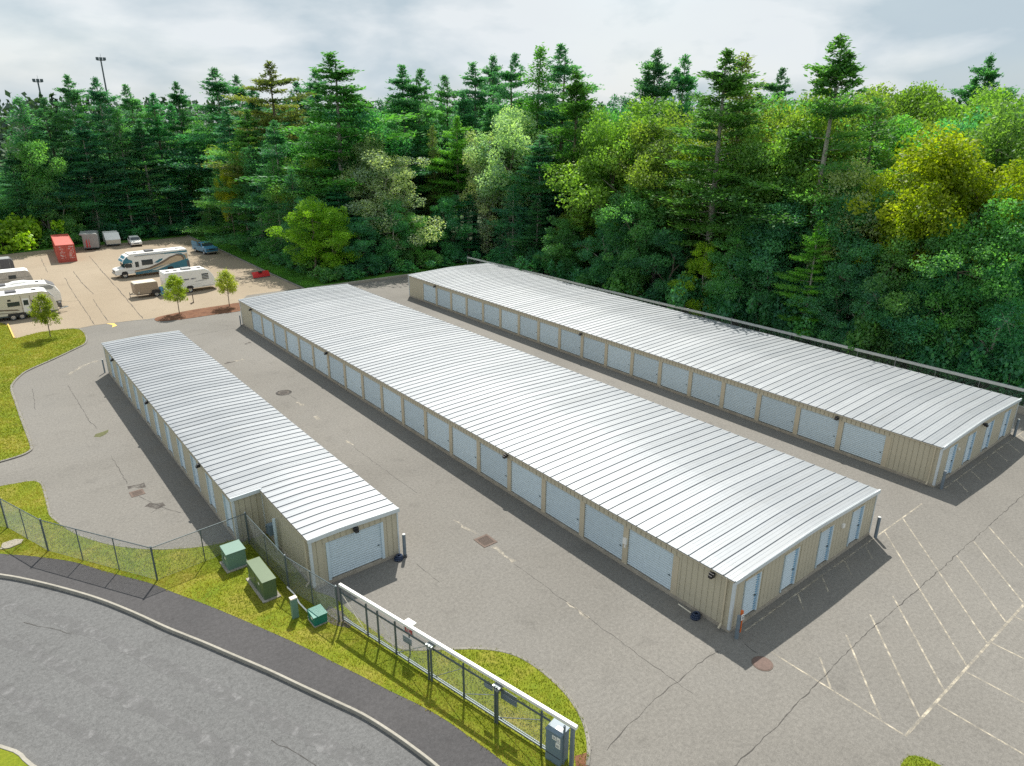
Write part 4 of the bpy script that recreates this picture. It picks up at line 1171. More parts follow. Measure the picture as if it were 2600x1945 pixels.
for x in (6.9,): wheel(t, x, .02, .4, .26, -1); wheel(t, x, MW - .02, .4, .26, 1)
MB().box(-0.1, .08, .2, MW - .2, .45, .68).build('bumper', M['chrome'], t, bevel=.03)
for y in (.3, MW - .6): MB().box(-0.02, .03, y, y + .3, .85, 1.02).build('headlight', M['chrome'], t)
MB().box(-0.015, .03, .65, MW - .65, .78, 1.05).build('grille', M['black'], t)
MB().box(ML, ML + .12, .1, MW - .1, .5, .66).build('rear_bumper', M['dark_steel'], t)
MB().box(ML - .3, ML + .06, -.02, .0, .6, 1.5).build('rear_cap', M['dark_trailer'], t)
decal(t, 'skirt', [(2.35, .38), (9.4, .45), (9.4, .57), (2.35, .53)], M['teal'], 0.02)

for y in (0.02, MW - .1): MB().box(1.2, 1.32, y - .1, y + .18, 1.5, 1.8).build('mirror', M['black'], t)
MB().tube((2.6, -.05, 2.86), (6.4, -.05, 2.9), .055, 8).build('awning_roll', M['steel'], t)
for y in (1.5, 1.85): MB().tube((ML + .06, y, .7), (ML + .06, y, 3.2), .02, 6).build('ladder_rail', M['chrome'], t)
me = MB().tube((ML + .06, 1.5, 0), (ML + .06, 1.85, 0), .015, 6).mesh('ladder_rung', M['chrome'])
for i in range(7): link('ladder_rung', me, t, (0, 0, .9 + i * .32))
for (a, b) in ((.62, 1.48), (6.45, 7.35)):
    decal(t, 'wheel_arch', [(a, .5), (a + .06, .8), (a + .22, .93), (b - .22, .93), (b - .06, .8), (b, .5)], M['black'], 0.146 if a < 2 else -0.019)
# white travel trailer, rounded tail to +x
t = thing('travel_trailer', 'white travel trailer with rounded rear parked between two young trees', 'trailer', (19.75, 93.0, 0), R(1.0))
TL, TW = 6.1, 2.35
prof = [(0, .5), (0, 2.55), (0.12, 2.72), (4.9, 2.72), (5.3, 2.5), (5.7, 1.9), (6.0, 1.2), (TL, .7), (TL, .5)]
MB().prism(prof, 0, TW, 'y').build('body', M['white'], t, bevel=0.06)
MB().box(.05, 4.9, .04, TW - .04, 2.72, 2.75).build('roof', M['white'], t)
MB().box(2.3, 3.4, .7, 1.6, 2.75, 2.98).build('roof_unit', M['grey_metal'], t, bevel=0.05)
for x in (0.5, 1.4, 4.2): MB().box(x, x + .38, .9, 1.28, 2.75, 2.83).build('roof_vent', M['dark_trailer'], t)
window(t, 4.35, 5.15, 1.5, 2.15, -0.006)
for i in range(3): MB().box(4.35, 5.15, -0.028, -0.024, 1.6 + i * .18, 1.65 + i * .18).build('window_bar', M['white'], t)
for (x, w_) in ((2.0, .75), (3.0, .65)):
    lm = MB()
    rr = random.Random(int(x * 10)); xx = x
    while xx < x + w_:
        lm.box(xx, xx + .05, -0.012, -0.006, 1.6, 1.78)
        if rr.random() < .7: lm.box(xx + .05, xx + .1, -0.0115, -0.006, rr.choice((1.6, 1.67, 1.73)), rr.choice((1.76, 1.78)))
        xx += 0.14
    lm.build('lettering', M['navy'], t)
decal(t, 'stripe', [(3.4, 1.3), (4.9, 1.33), (4.9, 1.37), (3.6, 1.35)], M['navy'])
MB().box(.9, 1.5, -0.012, -0.004, .65, 2.3).build('door', M['cream'], t)
MB().box(4.2, 5.6, -0.01, -0.004, .62, .66).box(2.9, 4.1, -0.0105, -0.004, .95, .97).build('trim_line', M['steel'], t)
wheel(t, 2.75, -.02, .36, .2, -1); wheel(t, 2.75, TW + .02, .36, .2, 1)
decal(t, 'wheel_arch', [(2.3, .5), (2.35, .75), (2.55, .88), (2.95, .88), (3.15, .75), (3.2, .5)], M['black'], 0.002)
MB().path([(0, .4, .5), (-1.0, TW / 2, .5), (0, TW - .4, .5)], .045, 6).build('drawbar', M['dark_steel'], t)
MB().box(TL, TL + .1, .2, TW - .2, .45, .58).build('bumper', M['dark_steel'], t)

# tan cargo trailer
t = thing('cargo_trailer', 'low tan cargo trailer with pale roof in front of the travel trailer', 'trailer', (16.4, 93.5, 0), R(1.5))
MB().prism([(0.0, .45), (-0.05, 1.6), (0.08, 1.8), (2.45, 1.8), (2.6, 1.65), (2.6, .45)], 0, 1.75, 'y').build('body', M['tan_trailer'], t, bevel=0.05)
MB().prism([(-0.02, 1.78), (0.1, 1.86), (2.45, 1.86), (2.58, 1.76)], -0.02, 1.77, 'y').build('roof', M['cream'], t, bevel=0.03)
decal(t, 'access_panel', [(0.3, .6), (0.42, .6), (0.42, .8), (0.3, .8)], M['cream'])
decal(t, 'skirt_trim', [(0.05, .4), (2.6, .4), (2.6, .47), (0.05, .47)], M['black'])
MB().prism([(1.75, .45), (1.8, .75), (1.95, .85), (2.55, .85), (2.7, .75), (2.75, .45)], -0.24, 0.0, 'y').build('fender', M['black'], t)
wheel(t, 2.25, -.27, .33, .2, -1); wheel(t, 2.25, 1.9, .33, .2, 1)
MB().path([(0, .4, .48), (-.5, .88, .46), (0, 1.35, .48)], .04, 6).tube((-.5, .88, 0.02), (-.5, .88, .7), .035).build('drawbar', M['dark_steel'], t)
t = thing('blue_barrel', 'upright blue barrel between the tan trailer and the white one', 'barrel', (19.35, 93.9, 0))
pr = [(0.0, 0.0), (.27, .0), (.29, .03), (.28, .3), (.295, .33), (.28, .36), (.28, .62), (.295, .65), (.28, .68), (.28, .95), (.26, 1.0), (0, 1.0)]
n = 20
MB().add([(a * math.cos(2 * math.pi * i / n), a * math.sin(2 * math.pi * i / n), b) for i in range(n) for a, b in pr], [(i * 12 + j, i * 12 + j + 1, ((i + 1) % n) * 12 + j + 1, ((i + 1) % n) * 12 + j) for i in range(n) for j in range(11)]).build('drum', M['blue_jamb'], t)
disc(MB(), 0.25, 1.0, 1.02).build('lid', M['truck_blue'], t)

# snow plough blade
t = thing('snow_plough_blade', 'red snow plough blade standing by the kerb near the trees', 'plough blade', (31.5, 96.1, 0), R(6))
arc = [(0.35 - 0.35 * math.cos(a) , 0.08 + 0.75 * (a / 1.9)) for a in [1.9 * i / 8 for i in range(9)]]
out_ = [(x, z) for x, z in arc]; inn = [(x + .03, z) for x, z in arc][::-1]
MB().prism(out_ + inn, 0, 2.4, 'x').build('blade', M['plow_red'], t)
me = MB().prism([(0.1, .06), (.5, .06), (.46, .7)], -0.015, 0.015, 'x').mesh('rib', M['plow_red'])
for i in range(5): link('rib', me, t, (.2 + i * .5, 0, 0))
MB().box(0.5, 1.9, .4, .5, .2, .32).path([(.6, .5, .25), (1.2, 1.5, .25), (1.8, .5, .25)], .05).build('push_frame', M['plow_red'], t)
MB().box(0, 2.4, -0.01, .02, 0.0, .1).build('cutting_edge', M['dark_steel'], t)
MB().box(.95, 1.4, .1, .5, .72, .86).build('lift_bracket', M['black'], t)

# trailers along the left edge
t = thing('travel_trailer', 'cream travel trailer with dark windows parked behind the first young tree', 'trailer', (0.4, 90.9, 0), R(0.5))
RL, RW = 7.6, 2.5
prof = [(0, .55), (0, 2.6), (.1, 2.75), (6.4, 2.75), (6.9, 2.6), (7.35, 2.0), (RL, 1.2), (RL, .55)]
MB().prism(prof, 0, RW, 'y').build('body', M['cream'], t, bevel=0.05)
MB().prism([(0, 2.76), (6.4, 2.76), (6.9, 2.62), (6.9, 2.66), (6.45, 2.81), (0, 2.81)], -0.04, RW + .04, 'y').build('roof', M['white'], t)
MB().prism([(6.92, 2.6), (7.37, 2.0), (7.42, 2.03), (6.96, 2.65)], .1, RW - .1, 'y').build('nose_panel', M['grey_metal'], t)
window(t, 3.1, 4.2, 1.55, 1.95, -0.006); window(t, 5.3, 5.75, 1.55, 1.95, -0.006)
d = MB().box(4.45, 5.1, -0.014, -0.004, .75, 2.25).build('door', M['white'], t)
MB().box(4.55, 5.0, -0.022, -0.0145, 1.5, 2.05).build('door_window', M['glass'], d)
MB().box(4.98, 5.05, -0.03, -0.0145, 1.2, 1.3).build('handle', M['black'], d)
for x in (4.35, 5.2): MB().box(x, x + .03, -0.03, -0.004, .6, 2.55).build('awning_arm', M['brown'], t)
decal(t, 'stripe', [(1.5, 1.4), (3.9, 1.15), (4.1, 1.0), (3.9, 1.0), (1.5, 1.25)], M['brown'])
decal(t, 'stripe', [(1.5, 1.0), (3.8, .85), (3.8, .8), (1.5, .9)], M['brown'])
decal(t, 'emblem', [(3.15, 2.1), (3.5, 2.1), (3.45, 2.3), (3.2, 2.3)], M['black'])
for x in (3.35, 4.15): wheel(t, x, -.03, .34, .2, -1); wheel(t, x, RW + .03, .34, .2, 1)
decal(t, 'wheel_well', [(2.9, .5), (2.95, .78), (4.55, .78), (4.6, .5)], M['black'], 0.001)
MB().box(0, RL, .05, RW - .05, .42, .56).build('chassis', M['dark_steel'], t)
MB().path([(RL, .4, .5), (RL + 1.1, RW / 2, .5), (RL, RW - .4, .5)], .05, 6).build('drawbar', M['dark_steel'], t)
MB().tube((RL + .35, .9, .55), (RL + .35, .9, 1.15), .15, 12).tube((RL + .35, 1.3, .55), (RL + .35, 1.3, 1.15), .15, 12).build('gas_bottle', M['dark_trailer'], t)
MB().box(3.2, 4.2, .8, 1.7, 2.81, 3.0).build('roof_unit', M['dark_trailer'], t, bevel=.05)
for x in (2.4, 5.6): MB().box(x, x + .4, 1.0, 1.4, 2.81, 2.9).build('roof_vent', M['dark_trailer'], t)

t = thing('travel_trailer', 'white and grey travel trailer right behind the cream trailer', 'trailer', (0.2, 95.6, 0), R(-0.5))
prof = [(0, .55), (0, 2.65), (5.9, 2.85), (7.6, 2.7), (8.3, 2.35), (8.75, 1.5), (8.75, .55)]
MB().prism(prof, 0, 2.5, 'y').build('body', M['white'], t, bevel=0.06)
decal(t, 'grey_band', [(0, 2.3), (7.9, 2.5), (8.2, 2.2), (8.0, 2.0), (0, 2.0)], M['grey_metal'])
MB().prism([(7.63, 2.7), (8.33, 2.35), (8.38, 2.38), (7.66, 2.75)], .1, 2.4, 'y').build('nose_panel', M['dark_trailer'], t)
MB().box(2.8, 3.8, .7, 1.7, 2.74, 2.95).build('roof_unit', M['dark_trailer'], t, bevel=.05)
MB().prism([(3.9, 2.78), (4.6, 3.0), (5.6, 3.0), (6.4, 2.83)], 1.0, 2.2, 'y').build('roof_pod', M['white'], t, bevel=.05)
MB().box(6.6, 6.95, 1.0, 1.35, 2.78, 2.88).build('roof_vent', M['dark_trailer'], t)
window(t, 4.2, 5.2, 1.5, 1.9, -0.006)
for x in (3.6, 4.4): wheel(t, x, -.03, .34, .2, -1); wheel(t, x, 2.53, .34, .2, 1)
MB().box(0, 8.7, .05, 2.45, .4, .56).build('chassis', M['dark_steel'], t)
t = thing('camper_trailer', 'weathered silver camper trailer third in the row at the left edge', 'camper', (0.2, 108.3, 0), R(-1))
prof = [(0, .5), (0, 1.9), (.3, 2.25), (6.7, 2.25), (7.05, 2.05), (7.3, 1.2), (7.3, .5)]
MB().prism(prof, 0, 2.3, 'y').build('body', M['silver_skin'], t, bevel=0.05)
MB().prism([(.3, 2.25), (6.7, 2.25), (7.0, 2.1), (7.0, 2.14), (6.7, 2.3), (.3, 2.3)], -0.03, 2.33, 'y').build('roof', M['white'], t, bevel=0.02)
for z in (1.1, 1.45): decal(t, 'seam', [(0, z), (7.2, z), (7.2, z + .03), (0, z + .03)], M['dark_steel'])
window(t, 4.8, 5.6, 1.4, 1.8, -0.006)
wheel(t, 4.0, -.02, .33, .2, -1); wheel(t, 4.0, 2.32, .33, .2, 1)
MB().path([(7.3, .4, .5), (8.4, 1.15, .5), (7.3, 1.9, .5)], .05, 6).tube((8.3, 1.15, 0), (8.3, 1.15, .8), .04).build('drawbar', M['dark_steel'], t)
t = thing('box_trailer', 'dark grey box trailer at the left edge behind the silver camper', 'trailer', (1.0, 119.0, 0), R(-1))
MB().prism([(0, .5), (0, 2.2), (5.2, 2.25), (5.45, 1.9), (5.5, .5)], 0, 2.2, 'y').build('body', M['dark_trailer'], t, bevel=0.04)
me = MB().box(-.02, .02, -.02, 0, .55, 2.15).mesh('rib', M['grey_metal'])
for i in range(5): link('rib', me, t, (.6 + i * 1.1, 0, 0))
MB().box(.2, 5.1, .1, 2.1, 2.25, 2.28).build('roof', M['grey_metal'], t)
wheel(t, 2.8, -.02, .33, .2, -1); wheel(t, 2.8, 2.22, .33, .2, 1)
t = thing('pipe_stand', 'short brown standpipe with a bent foot on the tan paving', 'standpipe', (21.24, 87.3, 0))
MB().path([(0, 0, 0), (0, 0, 1.1)], .05, 8).build('riser', M['rust'], t)
MB().path([(0, 0, .1), (-.45, -.35, .06)], .05, 8).build('foot', M['rust'], t)
# stadium light masts beyond the wood
for x, y, h, lab in ((26.95, 230, 29.1, 'shorter floodlight mast rising behind the wood at far left'), (42.4, 230, 34.9, 'taller floodlight mast rising above the wood at left')):
    t = thing('floodlight_mast', lab, 'light mast', (x, y, -0.2), group='floodlight masts beyond the wood')
    MB().tube((0, 0, 0), (0, 0, h), .32, 10, r1=.18).build('mast', M['dark_steel'], t)
    MB().box(-1.0, 1.0, -.08, .08, h - .1, h + .05).build('cross_arm', M['dark_steel'], t)
    for i in range(3):
        MB().box(-.32, .32, -.4, .2, -.35, .35).build('lamp_head', M['dark_steel'], t, (-0.85 + i * .85, -.2, h + .35))
    MB().tube((.1, 0, h), (.1, 0, h + 1.6), .03, 5).build('rod', M['dark_steel'], t)

# ------------------------------------------------------------------ trees
def quads(C, N, U, s, asp):
    """leaf quads at C with normal N, direction U, length s, width s*asp"""
    T = np.cross(N, U); T /= np.linalg.norm(T, axis=1, keepdims=True) + 1e-9
    a = U * (s * .5)[:, None]; b = T * (s * asp * .5)[:, None]
    V = np.stack([C - a, C + b, C + a, C - b], 1).reshape(-1, 3)
    return V, np.arange(len(V)).reshape(-1, 4)
def unit(v): return v / (np.linalg.norm(v, axis=1, keepdims=True) + 1e-9)

def limb_mesh(segs, mat, name):
    mb = MB()
    for p, q, r0, r1 in segs:
        mb.tube(p, q, r0, 7, r1=r1, cap=False)
    return mb.mesh(name, mat, smooth=True)

def make_pine(seed, h=1.0, r=0.2, cb=0.28, whorl=34, dense=1.0, droop=0.12, spread=1.0, spire=True):
    """unit-height conifer scaled by copies; coordinates in metres for a 24 m tree"""
    rng = np.random.default_rng(seed)
    Ht = 24.0; Rm = r * Ht
    segs = []; lean = rng.normal(0, .012, 2)
    zs = np.linspace(0, Ht, 9)
    for a, b in zip(zs[:-1], zs[1:]):
        segs.append(((lean[0] * a, lean[1] * a, a), (lean[0] * b, lean[1] * b, b), .30 * (1 - a / Ht) + .03, .30 * (1 - b / Ht) + .03))
    Cs, Ns, Us, Ss, Vs = [], [], [], [], []
    for k in range(whorl):
        t = (k + rng.uniform(-.3, .3)) / (whorl - 1); t = min(max(t, 0), 1)
        z = Ht * (cb + (0.985 - cb) * t)
        prof = (1 - t) ** 0.75 * (0.62 + 0.38 * math.sin(min(1, t * 3.2 + .25) * math.pi / 2)) + 0.035
        nb = rng.integers(4, 7) if t < .9 else 4
        ph = rng.uniform(0, 6.28)
        for j in range(nb):
            if rng.random() < 0.10: continue
            an = ph + j * 2 * math.pi / nb + rng.normal(0, .25)
            L = Rm * prof * rng.uniform(.45, 1.3)
            L = max(L, .35)
            d = np.array([math.cos(an), math.sin(an), 0])
            rise = rng.normal(.10, .08) if t < .75 else rng.normal(.45, .2)
            base = np.array([lean[0] * z, lean[1] * z, z])
            def pt(s, L=L, d=d, rise=rise, base=base):
                return base + d * L * s + np.array([0, 0, rise * L * s - droop * L * s * s * (1.6 if t < .5 else 1)])
            if L > 1.2: segs.append((pt(0), pt(.75), .035 * (1 - t) + .03, .015))
            npad = max(2, int(L / .42))
            clump_v = rng.normal(.5, .16)
            for q in range(npad):
                s = .22 + .78 * (q + rng.uniform(0, 1)) / npad
                c = pt(s)
                wd = (.28 + .5 * L / Rm) * (1.15 - .55 * s) * spread
                m = int(rng.uniform(15, 24) * dense)
                off = rng.normal(0, 1, (m, 3)) * np.array([wd, wd, .26])
                cc = c + off
                Nn = unit(rng.normal(0, .6, (m, 3)) + np.array([0, 0, 1.0]))
                uu = unit(d * .9 + off * .5 + rng.normal(0, .35, (m, 3)) + np.array([0, 0, .25]))
                Cs.append(cc); Ns.append(Nn); Us.append(uu)
                Ss.append(rng.uniform(.22, .46, m)); Vs.append(np.clip(rng.normal(clump_v + .12 * (s - .5), .17, m), 0, 1))
    C = np.concatenate(Cs); N = np.concatenate(Ns); U = np.concatenate(Us); S = np.concatenate(Ss); v = np.concatenate(Vs)
    V, F = quads(C, N, U, S, .42)
    return np_mesh('crown', V, F, M['needle'], v), limb_mesh(segs, M['bark_pale'] if seed % 2 else M['bark'], 'trunk'), Ht, Rm

def make_dec(seed, lobes=90, leaves=270, base=.3, size=.19):
    """broadleaf tree 14 m tall, crown radius about 4.2 m, built of a few limb masses of unequal size"""
    rng = np.random.default_rng(seed)
    Ht, Rm = 14.0, 4.2
    segs = []
    P = [np.array([0, 0, -.1])]
    for k in range(1, 6):
        P.append(np.array([rng.normal(0, .15) * k * .5, rng.normal(0, .15) * k * .5, Ht * .72 * k / 5]))
    for i in range(5): segs.append((P[i], P[i + 1], .2 - .03 * i, .2 - .03 * (i + 1)))
    nm = int(rng.integers(6, 9)); masses = []
    a0 = rng.uniform(0, 6.28)
    for k in range(nm):
        t = (k + .5) / nm
        an = a0 + k * 2.4
        zz_ = Ht * (base + .14 + (.98 - base - .24) * t)
        rad = Rm * (.62 if t < .75 else .3) * rng.uniform(.55, 1.1)
        masses.append((np.array([rad * math.cos(an), rad * math.sin(an), zz_]), Rm * rng.uniform(.42, .66)))
        j = min(5, max(1, int(zz_ / (Ht * .72) * 5 - .7)))
        segs.append((P[j], masses[-1][0], .09, .03))
    Cs, Ns, Us, Ss, Vs = [], [], [], [], []
    for k in range(lobes):
        mc, mr = masses[k % nm]
        u = rng.normal(0, 1, 3); u /= np.linalg.norm(u)
        c = mc + u * mr * rng.uniform(.3, 1.05) * np.array([1.05, 1.05, .95])
        if c[2] > Ht * .97: c[2] = Ht * .97 - rng.uniform(0, .8)
        c[2] = max(c[2], Ht * base * .7 + .6)
        if k % 3 == 0: segs.append((mc, c, .03, .01))
        lr = rng.uniform(.55, 1.25)
        clump_v = rng.normal(.5, .18)
        m = int(leaves * lr * lr)
        off = unit(rng.normal(0, 1, (m, 3))) * (rng.uniform(.15, 1, (m, 1)) ** .5) * lr * np.array([1.05, 1.05, .85])
        Nn = unit(unit(off) * .5 + rng.normal(0, .6, (m, 3)) + np.array([0, 0, .45]))
        uu = unit(rng.normal(0, 1, (m, 3)) + np.array([0, 0, -.2]))
        Cs.append(c + off); Ns.append(Nn); Us.append(uu)
        Ss.append(rng.uniform(.6, 1.4, m) * size); Vs.append(np.clip(rng.normal(clump_v, .17, m), 0, 1))
    C = np.concatenate(Cs); N = np.concatenate(Ns); U = np.concatenate(Us); S = np.concatenate(Ss); v = np.concatenate(Vs)
    V, F = quads(C, N, U, S, .7)
    return np_mesh('crown', V, F, M['leaf'], v), limb_mesh(segs, M['bark'] if seed % 2 else M['bark_pale'], 'trunk'), Ht, Rm

def make_wpine(seed, cb=.3, Rm=5.0, n=120, tops=1, flat=.4, gap=.0):
    """white pine 24 m tall: soft irregular plates of needles at limb ends, ragged open top"""
    rng = np.random.default_rng(seed)
    Ht = 24.0
    segs = []; lean = rng.normal(0, .012, 2)
    zs = np.linspace(0, Ht * .97, 9)
    for a, b in zip(zs[:-1], zs[1:]):
        segs.append(((lean[0] * a, lean[1] * a, a), (lean[0] * b, lean[1] * b, b), .30 * (1 - a / Ht) + .03, .30 * (1 - b / Ht) + .03))
    leaders = [(0, 0, Ht)] + [(rng.normal(0, 1.3), rng.normal(0, 1.3), Ht * rng.uniform(.86, .95)) for _ in range(tops - 1)]
    ph = rng.uniform(0, 6.28, 4)
    Cs, Ns, Us, Ss, Vs = [], [], [], [], []
    def pad(c, d, w, h, m, cv):
        off = rng.normal(0, 1, (m, 3)) * np.array([w, w, h]) * .55
        off[:, 2] += .18 * (off @ d)          # plate tips sweep up
        Cs.append(c + off); Ns.append(unit(rng.normal(0, .55, (m, 3)) + np.array([0, 0, .9]) + d * .2))
        Us.append(unit(d * .8 + off * .4 + rng.normal(0, .4, (m, 3)) + np.array([0, 0, .25])))
        Ss.append(rng.uniform(.2, .42, m)); Vs.append(np.clip(rng.normal(cv, .17, m), 0, 1))
    tiers = max(7, int(n / 9))
    for q in range(tiers):
        t = (q + rng.uniform(-.25, .25)) / tiers; t = max(0, t)
        zt = Ht * (cb + (.94 - cb) * t)
        tr_ = rng.uniform(.68, 1.15)
        nb = int(rng.integers(4, 8))
        a1 = rng.uniform(0, 6.28)
        for k in range(nb):
            if rng.random() < .12 + gap: continue
            an = a1 + k * 6.283 / nb + rng.normal(0, .3)
            mod = 1 + .3 * math.sin(2 * an + ph[0] + 4 * t) + .15 * math.sin(3 * an + ph[1] - 7 * t)
            L = Rm * (max(0, 1 - t ** 1.5) ** .85 + .1) * mod * tr_ * rng.uniform(.7, 1.12) * (.8 if t < .1 else 1)
            z = zt + rng.normal(0, .35)
            d = np.array([math.cos(an), math.sin(an), 0.])
            up_ = rng.uniform(-.12, .16) + .3 * t
            base_ = np.array([lean[0] * z, lean[1] * z, z])
            tip = base_ + d * L + np.array([0, 0, up_ * L])
            segs.append((base_, tip, .05 * (1 - t) + .02, .012))
            cv = rng.normal(.5, .18)
            steps = max(2, int(L / 1.15))
            for st in range(steps):
                f_ = .3 + .7 * (st + .6) / steps
                w = (.5 + .16 * L) * (1.25 - .45 * f_) * rng.uniform(.75, 1.2)
                side_ = np.array([-d[1], d[0], 0]) * rng.normal(0, .35) * w
                pad(base_ + (tip - base_) * f_ + side_ + np.array([0, 0, .12]), d, w, w * flat * rng.uniform(.6, 1.1), int(60 + 90 * w), cv + rng.normal(0, .06))
    for (lx, ly, lz) in leaders:
        if lx or ly: segs.append(((lx * .3, ly * .3, lz * .84), (lx, ly, lz), .05, .015))
        for k in range(22):
            t = k / 21
            z = lz - 3.4 * (1 - t)
            an = k * 2.399 + ph[2]; L = (.25 + 1.15 * (1 - t)) * rng.uniform(.5, 1.2)
            d = np.array([math.cos(an), math.sin(an), 0.])
            tip = np.array([lx, ly, z]) + d * L + np.array([0, 0, .5 * L])
            segs.append(((lx, ly, z), tip, .02, .008))
            pad(tip - d * .15, d, .3, .22, 42, rng.normal(.5, .15))
    C = np.concatenate(Cs); V, F = quads(C, np.concatenate(Ns), np.concatenate(Us), np.concatenate(Ss), .42)
    return np_mesh('crown', V, F, M['needle'], np.concatenate(Vs)), limb_mesh(segs, M['bark_pale'] if seed % 2 else M['bark'], 'trunk'), Ht, Rm

PINES = [make_wpine(71, cb=.3), make_wpine(72, cb=.36, n=105, tops=2), make_wpine(73, cb=.24, n=135, Rm=4.4), make_wpine(74, cb=.42, n=95, tops=3, flat=.5), make_wpine(75, cb=.28, n=125, tops=2, gap=.12), make_wpine(76, cb=.34, n=115, gap=.1, flat=.34), make_pine(13, r=.19, cb=.2, whorl=34)]
SPRUCE = [make_pine(21, r=.27, cb=.05, whorl=36, dense=.8, droop=.25), make_pine(22, r=.25, cb=.06, whorl=34, dense=.8, droop=.3), make_wpine(77, cb=.04, n=150, flat=.36)]
DECS = [make_dec(31), make_dec(32, base=.2), make_dec(33, lobes=100, base=.25), make_dec(34, lobes=84, base=.32), make_dec(36, lobes=96, base=.12), make_dec(37, lobes=96, base=.2)]
BUSHY = [make_dec(61, base=.0, lobes=84), make_dec(62, base=.03, lobes=80), make_dec(63, base=.0, lobes=76)]
HUE = dict(pine=(.10, .29, .14), pineb=(.08, .28, .16), pineg=(.115, .30, .075), piney=(.21, .28, .08), spr=(.07, .255, .125), sprb=(.075, .28, .155),
           decg=(.14, .35, .10), decb=(.095, .32, .145), lime=(.28, .46, .03), lime2=(.18, .39, .055), gold=(.29, .37, .015), silver=(.36, .48, .28), yelg=(.20, .33, .065), olive=(.17, .24, .09))

def place_tree(kind, x, y, h, r, hue, label, group, name=None, z=-0.25, proto=None):
    src = {'P': PINES, 'S': SPRUCE, 'D': DECS if h > 12.5 else BUSHY}[kind]
    cr, tr, Ht, Rm = random.choice(src) if proto is None else src[proto]
    name = name or {'P': 'pine_tree', 'S': 'spruce_tree', 'D': 'broadleaf_tree'}[kind]
    t = thing(name, label, 'tree', (x, y, z), random.uniform(0, 6.28), group)
    sz = (h - z) / Ht; sx = r / Rm
    t.scale = (sx, sx, sz)
    c = link('crown', cr, t); link('trunk', tr, t)
    k = random.uniform(.82, 1.2)
    hv = HUE[hue]
    c.color = (hv[0] * k * random.uniform(.85, 1.15), hv[1] * k, hv[2] * k * random.uniform(.8, 1.2), 1)
    return t

